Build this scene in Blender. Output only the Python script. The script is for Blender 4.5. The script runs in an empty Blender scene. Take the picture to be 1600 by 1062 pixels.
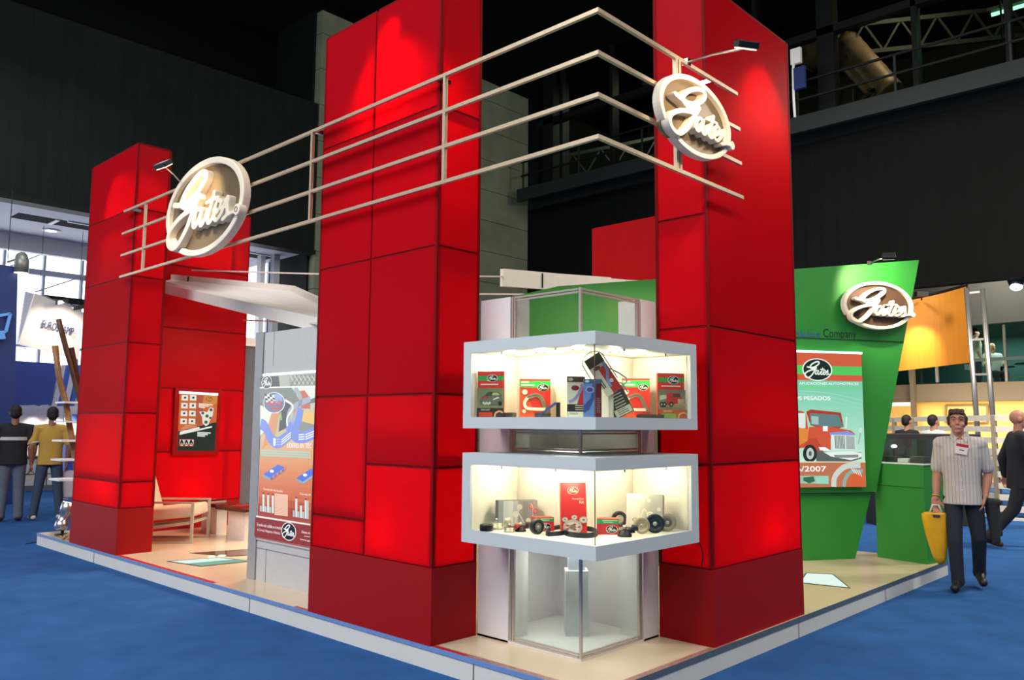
import bpy, bmesh, math, random
from mathutils import Vector, Matrix, Euler
random.seed(7)
S = bpy.context.scene
COL = S.collection

# ---------------------------------------------------------------- camera
CAM = Vector((-3.53396, -2.71747, 1.54))
FW = Vector((0.72272851, 0.68351093, 0.10235384))
RT = Vector((0.68656303, -0.72703459, 0.00720462))
UP = Vector((-0.07933921, -0.06506538, 0.99472196))
FPX = 1281.368
cd = bpy.data.cameras.new('camera')
cam = bpy.data.objects.new('camera', cd)
COL.objects.link(cam)
cd.sensor_fit = 'HORIZONTAL'
cd.sensor_width = 36.0
cd.lens = FPX / 1600.0 * 36.0
cd.clip_start, cd.clip_end = 0.05, 200
cam.matrix_world = Matrix(((RT.x, UP.x, -FW.x, CAM.x), (RT.y, UP.y, -FW.y, CAM.y), (RT.z, UP.z, -FW.z, CAM.z), (0, 0, 0, 1)))
S.camera = cam

# ---------------------------------------------------------------- world, lights, exposure
S.view_settings.view_transform = 'Standard'
S.view_settings.look = 'None'
S.view_settings.gamma = 1.0
S.view_settings.exposure = 0.0
S.view_settings.use_curve_mapping = False
S.cycles.use_denoising = True
S.cycles.max_bounces = 8
S.cycles.transparent_max_bounces = 12
S.cycles.sample_clamp_indirect = 6.0
W = bpy.data.worlds.new('hall_air')
S.world = W
W.use_nodes = True
bg = W.node_tree.nodes['Background']
bg.inputs[0].default_value = (0.86, 0.92, 1.0, 1)
bg.inputs[1].default_value = 0.16


def aim(o, target):
    d = (Vector(target) - o.location).normalized()
    o.rotation_euler = d.to_track_quat('-Z', 'Y').to_euler()


def area(loc, target, size, power, color=(1, 1, 1), size_y=None, name='hall_and_fill_light'):
    l = bpy.data.lights.new(name, 'AREA')
    l.energy = power
    l.color = color
    l.size = size
    if size_y:
        l.shape = 'RECTANGLE'
        l.size_y = size_y
    o = bpy.data.objects.new(name, l)
    COL.objects.link(o)
    o.location = loc
    aim(o, target)
    return o


def spot(loc, target, power, angle=60, blend=0.6, color=(1, 0.85, 0.65), radius=0.03, name='spot_beam'):
    l = bpy.data.lights.new(name, 'SPOT')
    l.energy = power
    l.color = color
    l.spot_size = math.radians(angle)
    l.spot_blend = blend
    l.shadow_soft_size = radius
    o = bpy.data.objects.new(name, l)
    COL.objects.link(o)
    o.location = loc
    aim(o, target)
    return o


# high hall lamps over the aisles, then two added fence lights
area((-10, 2.5, 11.5), (-1, 2.5, 1), 10, 2500, (0.95, 0.97, 1.0))
area((3, -9, 12.5), (1.5, -1, 1), 7, 1100, (1.0, 0.93, 0.85))
area((-9, -9, 12.5), (0, 0, 1), 5, 650, (0.92, 0.96, 1.0))
area((1, 12.5, 9.0), (0.5, 12.5, 0), 3, 160, (0.8, 0.88, 1.0))
area((10.5, -3.5, 7.5), (13.0, 1.0, 0.9), 1.6, 800, (1.0, 0.92, 0.82))  # added fill aimed at the slat fence
area((9.5, 5.0, 8.0), (14.2, 2.4, 0.9), 1.5, 520, (1.0, 0.95, 0.86))  # added from the left to brighten the fence's visible side
# stand lamps under the canopies
area((2.2, 5.6, 2.95), (2.0, 5.6, 0), 1.4, 130, (1.0, 0.76, 0.56), name='canopy_lamp')
area((2.7, 0.95, 2.95), (3.0, 0.9, 0), 1.0, 42, (1.0, 0.86, 0.66), name='canopy_lamp')


# ---------------------------------------------------------------- measuring
def ray(u, v):
    return FW + RT * ((u - 800) / FPX) - UP * ((v - 531) / FPX)


def P(u, v, ax, val):
    d = ray(u, v)
    i = 'xyz'.index(ax)
    return CAM + d * ((val - CAM[i]) / d[i])


def PD(u, v, dep):
    return CAM + ray(u, v) * dep


def PV(u, v, p0, d2):
    n = Vector((-d2[1], d2[0], 0))
    d = ray(u, v)
    return CAM + d * ((Vector((p0[0], p0[1], 0)) - CAM).dot(n) / d.dot(n))


# ---------------------------------------------------------------- materials
def lin(c):
    if isinstance(c, str):
        c = c.lstrip('#')
        c = tuple(int(c[i:i + 2], 16) / 255 for i in (0, 2, 4))
    return tuple((x / 12.92 if x <= 0.04045 else ((x + 0.055) / 1.055) ** 2.4) for x in c)


MATS = {}


def mat(name, color, rough=0.6, metal=0.0, noise=0.06, scale=18.0, bump=0.0, bscale=200.0, emit=0.0, spec=0.5, coat=0.0):
    if name in MATS:
        return MATS[name]
    m = bpy.data.materials.new(name)
    MATS[name] = m
    m.use_nodes = True
    nt = m.node_tree
    b = nt.nodes['Principled BSDF']
    c = lin(color)
    b.inputs['Roughness'].default_value = rough
    b.inputs['Metallic'].default_value = metal
    b.inputs['Specular IOR Level'].default_value = spec
    b.inputs['Coat Weight'].default_value = coat
    tc = nt.nodes.new('ShaderNodeTexCoord')
    if noise > 0:
        n = nt.nodes.new('ShaderNodeTexNoise')
        n.inputs['Scale'].default_value = scale
        n.inputs['Detail'].default_value = 4
        nt.links.new(tc.outputs['Object'], n.inputs['Vector'])
        r = nt.nodes.new('ShaderNodeValToRGB')
        r.color_ramp.elements[0].position = 0.25
        r.color_ramp.elements[1].position = 0.75
        r.color_ramp.elements[0].color = (*[x * (1 - noise) for x in c], 1)
        r.color_ramp.elements[1].color = (*[min(1, x * (1 + noise)) for x in c], 1)
        nt.links.new(n.outputs['Fac'], r.inputs['Fac'])
        nt.links.new(r.outputs['Color'], b.inputs['Base Color'])
    else:
        b.inputs['Base Color'].default_value = (*c, 1)
    if bump > 0:
        n2 = nt.nodes.new('ShaderNodeTexNoise')
        n2.inputs['Scale'].default_value = bscale
        n2.inputs['Detail'].default_value = 3
        nt.links.new(tc.outputs['Object'], n2.inputs['Vector'])
        bp = nt.nodes.new('ShaderNodeBump')
        bp.inputs['Strength'].default_value = bump
        bp.inputs['Distance'].default_value = 0.01
        nt.links.new(n2.outputs['Fac'], bp.inputs['Height'])
        nt.links.new(bp.outputs['Normal'], b.inputs['Normal'])
    if emit > 0:
        b.inputs['Emission Color'].default_value = (*c, 1)
        b.inputs['Emission Strength'].default_value = emit
    return m


def pmat(color, emit=0.0):
    """printed ink; emit > 0 on backlit sheets"""
    key = 'ink_%s_%d' % (color.lstrip('#'), round(emit * 100))
    m = mat(key, color, rough=0.35 if emit == 0 else 0.25, noise=0.0, emit=emit)
    if emit > 0:      # a lit transparency: the sheet itself is dark, the lamp behind it gives the colour
        m.node_tree.nodes['Principled BSDF'].inputs['Base Color'].default_value = (*[x * 0.12 for x in lin(color)], 1)
    return m


def glow(name, color, strength):
    if name in MATS:
        return MATS[name]
    m = bpy.data.materials.new(name)
    MATS[name] = m
    m.use_nodes = True
    nt = m.node_tree
    nt.nodes.remove(nt.nodes['Principled BSDF'])
    e = nt.nodes.new('ShaderNodeEmission')
    e.inputs[0].default_value = (*lin(color), 1)
    e.inputs[1].default_value = strength
    nt.links.new(e.outputs[0], nt.nodes['Material Output'].inputs[0])
    return m


def schlick(nt, f0, gain):
    """mirror share that grows towards grazing angles, the same from both sides of a thin sheet"""
    lw = nt.nodes.new('ShaderNodeLayerWeight')
    lw.inputs['Blend'].default_value = 0.5
    pw = nt.nodes.new('ShaderNodeMath')
    pw.operation = 'POWER'
    pw.inputs[1].default_value = 4.0
    nt.links.new(lw.outputs['Facing'], pw.inputs[0])
    ma = nt.nodes.new('ShaderNodeMath')
    ma.operation = 'MULTIPLY_ADD'
    ma.inputs[1].default_value = gain
    ma.inputs[2].default_value = f0
    ma.use_clamp = True
    nt.links.new(pw.outputs[0], ma.inputs[0])
    return ma.outputs[0]


def glassy(name, tint='#ffffff', refl=0.9, rough=0.0, clear=1.0):
    if name in MATS:
        return MATS[name]
    m = bpy.data.materials.new(name)
    MATS[name] = m
    m.use_nodes = True
    nt = m.node_tree
    nt.nodes.remove(nt.nodes['Principled BSDF'])
    t = nt.nodes.new('ShaderNodeBsdfTransparent')
    t.inputs[0].default_value = (*[x * clear for x in lin(tint)], 1)
    g = nt.nodes.new('ShaderNodeBsdfGlossy')
    g.inputs['Roughness'].default_value = rough
    mx = nt.nodes.new('ShaderNodeMixShader')
    nt.links.new(schlick(nt, 0.025 * refl, 0.5 * refl), mx.inputs[0])
    nt.links.new(t.outputs[0], mx.inputs[1])
    nt.links.new(g.outputs[0], mx.inputs[2])
    nt.links.new(mx.outputs[0], nt.nodes['Material Output'].inputs[0])
    return m


def panel_mat(name, color, trans=0.45):
    """thin coloured sheet that lets the lamps inside shine through"""
    m = bpy.data.materials.new(name)
    MATS[name] = m
    m.use_nodes = True
    nt = m.node_tree
    nt.nodes.remove(nt.nodes['Principled BSDF'])
    c = (*lin(color), 1)
    tc = nt.nodes.new('ShaderNodeTexCoord')
    w = nt.nodes.new('ShaderNodeTexNoise')
    w.inputs['Scale'].default_value = 420
    nt.links.new(tc.outputs['Object'], w.inputs['Vector'])
    r = nt.nodes.new('ShaderNodeValToRGB')
    r.color_ramp.elements[0].color = (c[0] * .93, c[1] * .9, c[2] * .9, 1)
    r.color_ramp.elements[1].color = (c[0] * 1.05, c[1] * 1.1, c[2] * 1.1, 1)
    nt.links.new(w.outputs['Fac'], r.inputs['Fac'])
    d = nt.nodes.new('ShaderNodeBsdfDiffuse')
    t = nt.nodes.new('ShaderNodeBsdfTranslucent')
    g = nt.nodes.new('ShaderNodeBsdfGlossy')
    g.inputs['Roughness'].default_value = 0.32
    nt.links.new(r.outputs[0], d.inputs[0])
    nt.links.new(r.outputs[0], t.inputs[0])
    m1 = nt.nodes.new('ShaderNodeMixShader')
    m1.inputs[0].default_value = trans
    nt.links.new(d.outputs[0], m1.inputs[1])
    nt.links.new(t.outputs[0], m1.inputs[2])
    m2 = nt.nodes.new('ShaderNodeMixShader')
    nt.links.new(schlick(nt, 0.003, 0.02), m2.inputs[0])
    nt.links.new(m1.outputs[0], m2.inputs[1])
    nt.links.new(g.outputs[0], m2.inputs[2])
    nt.links.new(m2.outputs[0], nt.nodes['Material Output'].inputs[0])
    return m


def ribbed(name, color, axis, per_m, rough=0.7, depth=0.012, seams=None):
    """sheet cladding: ribs along one axis, or thin dark joints every «seams» metres in height"""
    if name in MATS:
        return MATS[name]
    m = mat(name, color, rough, noise=0.18, scale=1.5, spec=0.12)
    nt = m.node_tree
    b = nt.nodes['Principled BSDF']
    tc = nt.nodes.new('ShaderNodeTexCoord')
    sp = nt.nodes.new('ShaderNodeSeparateXYZ')
    nt.links.new(tc.outputs['Object'], sp.inputs[0])
    mu = nt.nodes.new('ShaderNodeMath')
    mu.operation = 'MULTIPLY'
    nt.links.new(sp.outputs[axis], mu.inputs[0])
    mu.inputs[1].default_value = per_m if not seams else 1.0 / seams
    fr = nt.nodes.new('ShaderNodeMath')
    fr.operation = 'FRACT'
    nt.links.new(mu.outputs[0], fr.inputs[0])
    rp = nt.nodes.new('ShaderNodeValToRGB')
    e = rp.color_ramp.elements
    if seams:
        e[0].position, e[0].color = 0.0, (0, 0, 0, 1)
        e[1].position, e[1].color = 0.03, (1, 1, 1, 1)
    else:
        e[0].position, e[0].color = 0.2, (0, 0, 0, 1)
        e[1].position, e[1].color = 0.35, (1, 1, 1, 1)
        x = rp.color_ramp.elements.new(0.75)
        x.color = (1, 1, 1, 1)
        x = rp.color_ramp.elements.new(0.9)
        x.color = (0, 0, 0, 1)
    nt.links.new(fr.outputs[0], rp.inputs[0])
    bp = nt.nodes.new('ShaderNodeBump')
    bp.inputs['Distance'].default_value = depth
    nt.links.new(rp.outputs[0], bp.inputs['Height'])
    nt.links.new(bp.outputs[0], b.inputs['Normal'])
    if seams:
        src = b.inputs['Base Color'].links[0].from_socket
        mx = nt.nodes.new('ShaderNodeMixRGB')
        mx.blend_type = 'MULTIPLY'
        mx.inputs[0].default_value = 0.85
        nt.links.new(src, mx.inputs[1])
        nt.links.new(rp.outputs[0], mx.inputs[2])
        nt.links.new(mx.outputs[0], b.inputs['Base Color'])
    return m


# ---------------------------------------------------------------- scene graph
def tag(o, label=None, cat=None, group=None, kind=None):
    if label:
        o['label'] = label
    if cat:
        o['category'] = cat
    if group:
        o['group'] = group
    if kind:
        o['kind'] = kind
    return o


def thing(name, loc, label, cat, group=None, rz=0.0, kind=None):
    o = bpy.data.objects.new(name, None)
    COL.objects.link(o)
    o.empty_display_size = 0.1
    o.location = loc
    o.rotation_euler = (0, 0, rz)
    return tag(o, label, cat, group, kind)


def wmat(o):
    m = Matrix.LocRotScale(o.location, o.rotation_euler, o.scale)
    return wmat(o.parent) @ m if o.parent else m


class MB:
    """mesh builder in world coordinates (local=True at build keeps them local)"""

    def __init__(s, material=None):
        s.bm = bmesh.new()
        s.mats = []
        s.k = 0
        if material:
            s.m(material)

    def m(s, material):
        if material not in s.mats:
            s.mats.append(material)
        s.k = s.mats.index(material)
        return s

    def face(s, vs, smooth=False):
        try:
            f = s.bm.faces.new(vs)
        except ValueError:
            return None
        f.material_index = s.k
        f.smooth = smooth
        return f

    def poly(s, pts):
        s.face([s.bm.verts.new(p) for p in pts])
        return s

    def hexa(s, a, b):
        """a: 4 bottom points, b: 4 top points (same order)"""
        va = [s.bm.verts.new(p) for p in a]
        vb = [s.bm.verts.new(p) for p in b]
        s.face(va[::-1])
        s.face(vb)
        for i in range(4):
            j = (i + 1) % 4
            s.face([va[i], va[j], vb[j], vb[i]])
        return s

    def box(s, x0, x1, y0, y1, z0, z1):
        return s.hexa([(x0, y0, z0), (x1, y0, z0), (x1, y1, z0), (x0, y1, z0)], [(x0, y0, z1), (x1, y0, z1), (x1, y1, z1), (x0, y1, z1)])

    def obox(s, c, ux, uy, uz, hx, hy, hz):
        c, ux, uy, uz = Vector(c), Vector(ux).normalized() * hx, Vector(uy).normalized() * hy, Vector(uz).normalized() * hz
        return s.hexa([c - ux - uy - uz, c + ux - uy - uz, c + ux + uy - uz, c - ux + uy - uz], [c - ux - uy + uz, c + ux - uy + uz, c + ux + uy + uz, c - ux + uy + uz])

    def bar(s, p, q, w, h=None, up=(0, 0, 1)):
        p, q = Vector(p), Vector(q)
        d = (q - p).normalized()
        u = Vector(up)
        if abs(d.dot(u)) > 0.98:
            u = Vector((1, 0, 0))
        a = d.cross(u).normalized()
        b = a.cross(d).normalized()
        return s.obox((p + q) / 2, d, a, b, (q - p).length / 2, w / 2, (h or w) / 2)

    def tube(s, pts, r, n=10, caps=True, radii=None):
        pts = [Vector(p) for p in pts]
        rings = []
        u = None
        for i, p in enumerate(pts):
            d = (pts[min(i + 1, len(pts) - 1)] - pts[max(i - 1, 0)]).normalized()
            if u is None:
                u = d.orthogonal().normalized()
            u = (u - d * u.dot(d))
            u = u.normalized() if u.length > 1e-6 else d.orthogonal().normalized()
            w = d.cross(u)
            rr = radii[i] if radii else r
            rings.append([s.bm.verts.new(p + (u * math.cos(t) + w * math.sin(t)) * rr) for t in [2 * math.pi * k / n for k in range(n)]])
        for a, b in zip(rings, rings[1:]):
            for k in range(n):
                s.face([a[k], a[(k + 1) % n], b[(k + 1) % n], b[k]], True)
        if caps:
            s.face(rings[0][::-1])
            s.face(rings[-1])
        return s

    def cyl(s, p, q, r, r2=None, n=20):
        return s.tube([p, q], r, n, True, [r, r if r2 is None else r2])

    def lathe(s, prof, c, ax=(0, 0, 1), n=24):
        """prof: (radius, height) pairs along axis ax from centre c"""
        c, a = Vector(c), Vector(ax).normalized()
        u = a.orthogonal().normalized()
        w = a.cross(u)
        rings = []
        for r, h in prof:
            rings.append([s.bm.verts.new(c + a * h + (u * math.cos(t) + w * math.sin(t)) * max(r, 1e-4)) for t in [2 * math.pi * k / n for k in range(n)]])
        for p, q in zip(rings, rings[1:]):
            for k in range(n):
                s.face([p[k], p[(k + 1) % n], q[(k + 1) % n], q[k]], True)
        closed = prof[0] == prof[-1]
        if prof[0][0] > 0 and not closed:
            s.face(rings[0][::-1])
        if prof[-1][0] > 0 and not closed:
            s.face(rings[-1])
        return s

    def ball(s, c, r, sc=(1, 1, 1), n=2, M=None):
        m = Matrix.Translation(Vector(c)) @ (M or Matrix.Identity(4)) @ Matrix.Diagonal((r * sc[0], r * sc[1], r * sc[2], 1))
        res = bmesh.ops.create_icosphere(s.bm, subdivisions=n, radius=1, matrix=m)
        for v in res['verts']:
            for f in v.link_faces:
                f.material_index = s.k
                f.smooth = True
        return s

    def prism(s, pts, N):
        """closed outline (list of 3-D points) pushed along vector N"""
        N = Vector(N)
        a = [s.bm.verts.new(p) for p in pts]
        b = [s.bm.verts.new(Vector(p) + N) for p in pts]
        s.face(a[::-1])
        s.face(b)
        for i in range(len(a)):
            j = (i + 1) % len(a)
            s.face([a[i], a[j], b[j], b[i]])
        return s

    def build(s, name, parent=None, label=None, cat=None, group=None, kind=None, local=False, bevel=0.0, loc=None):
        me = bpy.data.meshes.new(name)
        bmesh.ops.recalc_face_normals(s.bm, faces=s.bm.faces[:])
        o = bpy.data.objects.new(name, me)
        if parent:
            o.parent = parent
            if not local:
                s.bm.transform(wmat(parent).inverted())
        elif loc is not None:
            o.location = loc
            s.bm.transform(Matrix.Translation(-Vector(loc)))
        s.bm.to_mesh(me)
        s.bm.free()
        for m in s.mats:
            me.materials.append(m)
        COL.objects.link(o)
        if bevel:
            md = o.modifiers.new('bevel', 'BEVEL')
            md.width = bevel
            md.segments = 2
            md.limit_method = 'ANGLE'
        return tag(o, label, cat, group, kind)


def text_mesh(txt, size=1.0, bold=0.0):
    cu = bpy.data.curves.new('t', 'FONT')
    cu.body = txt
    cu.size = size
    cu.offset = 0.0 if 'M' in txt else bold * size * 0.3
    cu.resolution_u = 3
    o = bpy.data.objects.new('t', cu)
    me = bpy.data.meshes.new_from_object(o)
    vs = [Vector(v.co) for v in me.vertices]
    fs = [tuple(p.vertices) for p in me.polygons]
    bpy.data.objects.remove(o)
    bpy.data.curves.remove(cu)
    bpy.data.meshes.remove(me)
    return vs, fs


def catmull(pts, n=6, closed=False):
    out = []
    L = len(pts)
    pts = [Vector(p) for p in pts]
    for i in range(L if closed else L - 1):
        if closed:
            p0, p1, p2, p3 = pts[i - 1], pts[i], pts[(i + 1) % L], pts[(i + 2) % L]
        else:
            p0, p1, p2, p3 = pts[max(i - 1, 0)], pts[i], pts[i + 1], pts[min(i + 2, L - 1)]
        for k in range(n):
            t = k / n
            out.append(0.5 * ((2 * p1) + (p2 - p0) * t + (2 * p0 - 5 * p1 + 4 * p2 - p3) * t * t + (3 * p1 - p0 - 3 * p2 + p3) * t ** 3))
    if not closed:
        out.append(pts[-1])
    return out


# script lettering and rim of the oval sign, in units of half the oval's width
def _lg(pts):
    return [((x - 750) / 540, -(y - 515) / 540) for x, y in pts]


LOGO_STROKES = [
    (0.088, _lg([(355, 425), (440, 442), (540, 447), (640, 425), (740, 375), (815, 310), (825, 262), (770, 243), (680, 265), (570, 320), (495, 385), (470, 430), (500, 468), (570, 480), (650, 468), (728, 440)])),
    (0.088, _lg([(728, 438), (690, 490), (640, 560), (570, 660), (490, 740), (420, 785), (350, 788), (290, 750), (272, 695), (300, 640), (370, 590), (470, 548), (570, 525), (660, 512)])),
    (0.07, _lg([(785, 545), (725, 540), (680, 595), (668, 655), (705, 672), (750, 625), (795, 545), (770, 630), (785, 675), (830, 655), (880, 570)])),
    (0.07, _lg([(965, 445), (920, 560), (880, 650), (910, 678), (955, 650), (1000, 600)])),
    (0.058, _lg([(858, 508), (940, 500), (1020, 500)])),
    (0.066, _lg([(965, 635), (1040, 600), (1062, 545), (1020, 528), (980, 580), (970, 645), (1010, 678), (1070, 640), (1120, 580)])),
    (0.07, _lg([(1080, 625), (1150, 525), (1150, 600), (1152, 662), (1095, 685)])),
    (0.052, _lg([(1100, 682), (1180, 662), (1255, 655)])),
]
LOGO_B = 0.66


def ribbon2(pts, w, n=5):
    c = catmull([(x, y, 0) for x, y in pts], n)
    L, R = [], []
    for i, p in enumerate(c):
        d = (c[min(i + 1, len(c) - 1)] - c[max(i - 1, 0)])
        d = d.normalized() if d.length > 1e-9 else Vector((1, 0, 0))
        nn = Vector((-d.y, d.x, 0)) * (w / 2)
        L.append(p + nn)
        R.append(p - nn)
    return L, R


def rim_outline(grow=0.0, n=72):
    pts = []
    for k in range(n):
        t = 2 * math.pi * k / n
        x, y = (1 + grow) * math.cos(t), (LOGO_B + grow) * math.sin(t)
        pts.append((x, y))
    return pts


class Print(MB):
    """flat artwork on a board: layers of inked shapes in the board's own x (right) / y (up) metres"""

    def __init__(s, O, U, V, emit=0.0, lift=0.00007):
        super().__init__()
        s.O, s.U, s.V = Vector(O), Vector(U).normalized(), Vector(V).normalized()
        s.N = s.U.cross(s.V).normalized()
        s.e = emit
        s.lift = lift
        s.z = 0.0008

    def at(s, x, y):
        return s.O + s.U * x + s.V * y + s.N * s.z

    def px(s, u, v):
        d = ray(u, v)
        p = CAM + d * ((s.O - CAM).dot(s.N) / d.dot(s.N)) - s.O
        return p.dot(s.U), p.dot(s.V)

    def ps(s, pts, c):
        return s.shape([s.px(*p) for p in pts], c)

    def pd(s, u, v, ru, rv, c, n=28):
        return s.ps([(u + ru * math.cos(2 * math.pi * k / n), v + rv * math.sin(2 * math.pi * k / n)) for k in range(n)], c)

    def pl(s, pts, w, c, smooth=True):
        return s.line([s.px(*p) for p in pts], w, c, smooth)

    def pt(s, txt, a, b, vtop, c, bold=0.0):
        """text from baseline pixel a to baseline pixel b, capital tops at pixel row vtop above a"""
        x0, y0 = s.px(*a)
        x1, y1 = s.px(*b)
        h = s.px(a[0], vtop)[1] - y0
        vs, fs = text_mesh(txt, h / 0.72, bold)
        w = max(v.x for v in vs)
        sl = (y1 - y0) / (x1 - x0)
        s.ink(c)
        k = (x1 - x0) / w
        bv = [s.bm.verts.new(s.at(x0 + v.x * k, y0 + v.y + sl * v.x * k)) for v in vs]
        for f in fs:
            s.face([bv[i] for i in f])
        return s

    def plogo(s, u, v, uw, fg='#f4f4f0', bgc='#101010'):
        x0, y0 = s.px(u - uw / 2, v)
        x1, y1 = s.px(u + uw / 2, v)
        return s.logo((x0 + x1) / 2, (y0 + y1) / 2, x1 - x0, fg, bgc)

    def ink(s, c):
        s.m(pmat(c, s.e))
        s.z += s.lift
        return s

    def shape(s, pts, c):
        s.ink(c)
        s.poly([s.at(x, y) for x, y in pts])
        return s

    def rect(s, x0, y0, x1, y1, c):
        return s.shape([(x0, y0), (x1, y0), (x1, y1), (x0, y1)], c)

    def disc(s, x, y, rx, c, ry=None, n=28):
        ry = ry or rx
        return s.shape([(x + rx * math.cos(2 * math.pi * k / n), y + ry * math.sin(2 * math.pi * k / n)) for k in range(n)], c)

    def line(s, pts, w, c, smooth=True):
        s.ink(c)
        L, R = ribbon2(pts, w, 6 if smooth else 1)
        for i in range(len(L) - 1):
            s.poly([s.at(p.x, p.y) for p in (L[i], R[i], R[i + 1], L[i + 1])])
        return s

    def text(s, txt, x, y, h, c, align='l', sx=1.0, bold=0.0):
        s.ink(c)
        vs, fs = text_mesh(txt, h / 0.72, bold)
        w = max(v.x for v in vs) if vs else 0
        ox = {'l': 0, 'c': -w * sx / 2, 'r': -w * sx}[align]
        bv = [s.bm.verts.new(s.at(x + ox + v.x * sx, y + v.y)) for v in vs]
        for f in fs:
            s.face([bv[i] for i in f])
        return s

    def lines(s, x0, y1, x1, n, pitch, c, h=None, seed=1):
        rnd = random.Random(seed)
        for i in range(n):
            y = y1 - i * pitch
            s.rect(x0, y - (h or pitch * 0.4), x0 + (x1 - x0) * rnd.uniform(0.75, 1.0), y, c)
        return s

    def logo(s, x, y, w, fg='#f4f4f0', bgc='#101010'):
        k = w / 2
        s.shape([(x + px * k * 1.07, y + py * k * 1.07) for px, py in rim_outline()], fg)
        s.shape([(x + px * k * .98, y + py * k * .98) for px, py in rim_outline()], bgc)
        for wd, st in LOGO_STROKES:
            s.line([(x + a * k, y + b * k) for a, b in st], wd * k, fg)
        return s


def board(name, P4, thick, material, parent, **kw):
    """slab behind four points (bl, br, tr, tl)"""
    bl, br, tr, tl = [Vector(p) for p in P4]
    N = (br - bl).cross(tl - bl).normalized()
    b = MB(material)
    b.hexa([bl - N * thick, br - N * thick, br, bl], [tl - N * thick, tr - N * thick, tr, tl])
    return b.build(name, parent, **kw)


def capsule(bm, p0, r0, p1, r1, n=14, m=5):
    p0, p1 = Vector(p0), Vector(p1)
    d = p1 - p0
    L = d.length
    d = d.normalized() if L > 1e-6 else Vector((0, 0, 1))
    u = d.orthogonal().normalized()
    w = d.cross(u)
    rings = []
    for i in range(m + 1):
        a = math.pi / 2 * (1 - i / m)
        rings.append((p0 - d * r0 * math.sin(a), r0 * math.cos(a)))
    for i in range(m + 1):
        a = math.pi / 2 * (i / m)
        rings.append((p1 + d * r1 * math.sin(a), r1 * math.cos(a)))
    vr = [[bm.verts.new(c + (u * math.cos(t) + w * math.sin(t)) * max(r, 1e-4)) for t in [2 * math.pi * k / n for k in range(n)]] for c, r in rings]
    for a, b_ in zip(vr, vr[1:]):
        for k in range(n):
            bm.faces.new([a[k], a[(k + 1) % n], b_[(k + 1) % n], b_[k]])
    bm.faces.new(vr[0][::-1])
    bm.faces.new(vr[-1])


def ellipsoid(bm, c, r, rot=None):
    m = Matrix.Translation(Vector(c)) @ (rot.to_4x4() if rot else Matrix.Identity(4)) @ Matrix.Diagonal((*r, 1))
    bmesh.ops.create_icosphere(bm, subdivisions=3, radius=1, matrix=m)


def rings_loft(bm, secs, n=20):
    """secs: (centre, rx along side, ry along depth) from bottom to top, local axes x=side, y=depth"""
    vr = []
    for c, rx, ry in secs:
        c = Vector(c)
        vr.append([bm.verts.new(c + Vector((rx * math.copysign(abs(math.cos(t)) ** .85, math.cos(t)), ry * math.copysign(abs(math.sin(t)) ** .85, math.sin(t)), 0))) for t in [2 * math.pi * k / n for k in range(n)]])
    for a, b_ in zip(vr, vr[1:]):
        for k in range(n):
            bm.faces.new([a[k], a[(k + 1) % n], b_[(k + 1) % n], b_[k]])
    bm.faces.new(vr[0][::-1])
    bm.faces.new(vr[-1])


def fuse(name, fill, voxel, material, parent, smooth=6, label=None):
    """one continuous skin over the shapes that fill(bm) adds"""
    bm = bmesh.new()
    fill(bm)
    bmesh.ops.recalc_face_normals(bm, faces=bm.faces[:])
    me = bpy.data.meshes.new('tmp')
    bm.to_mesh(me)
    bm.free()
    o = bpy.data.objects.new('tmp', me)
    COL.objects.link(o)
    r = o.modifiers.new('r', 'REMESH')
    r.mode = 'VOXEL'
    r.voxel_size = voxel
    s = o.modifiers.new('s', 'SMOOTH')
    s.iterations = smooth
    s.factor = .5
    bpy.context.view_layer.update()
    dg = bpy.context.evaluated_depsgraph_get()
    out = bpy.data.meshes.new_from_object(o.evaluated_get(dg))
    bpy.data.objects.remove(o)
    bpy.data.meshes.remove(me)
    out.name = name
    out.materials.clear()
    out.materials.append(material)
    for p in out.polygons:
        p.use_smooth = True
    q = bpy.data.objects.new(name, out)
    q.parent = parent
    COL.objects.link(q)
    if label:
        q['label'] = label
    return q

# ================================================================ SETTING
M_carpet = mat('blue_carpet', '#2c578f', 0.95, noise=0.16, scale=3.0, bump=0.25, bscale=260, spec=0.1)
M_black = mat('black_void_paint', '#0b0c0b', 0.9, noise=0.2, spec=0.15)
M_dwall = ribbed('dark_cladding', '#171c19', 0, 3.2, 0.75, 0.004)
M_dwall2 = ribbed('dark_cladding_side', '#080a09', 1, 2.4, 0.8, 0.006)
M_conc = ribbed('concrete_panels', '#757b64', 2, 1, 0.85, 0.01, seams=1.02)
M_soffit = mat('soffit_plaster', '#b9b9be', 0.8)
M_steel = mat('dark_steel', '#1d2322', 0.55, noise=0.1, spec=0.25)
M_dsteel = mat('blackened_steel', '#0c0f0d', 0.6, noise=0.1, spec=0.2)
M_white = mat('white_paint', '#e6e5e0', 0.55, noise=0.02)
M_alu = mat('anodised_aluminium', '#b9b6ae', 0.32, metal=0.85, noise=0.05)
M_chrome = mat('polished_chrome', '#d5d7da', 0.12, metal=1.0, noise=0.0)
M_blackp = mat('black_plastic', '#111214', 0.45, noise=0.05)

b = MB(M_carpet)
b.box(-18, 36, -22, 34, -0.05, 0.0)
b.build('floor', kind='structure')
b = MB(M_black)
b.box(-18, 36, -22, 34, 14.0, 14.2)
b.build('ceiling', kind='structure')
b = MB(M_black)
b.box(-18, 17.0, 24.0, 24.2, 0, 14)
b.build('wall_back', kind='structure')
# the dark cladding hung above the entrance hall's soffit
b = MB(M_dwall)
b.box(-12, 8.5, 16.0, 16.25, 6.13, 10.2)
b.m(M_dsteel).box(-12, 8.5, 15.9, 16.28, 6.02, 6.13)
b.build('wall_left', kind='structure')
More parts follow.
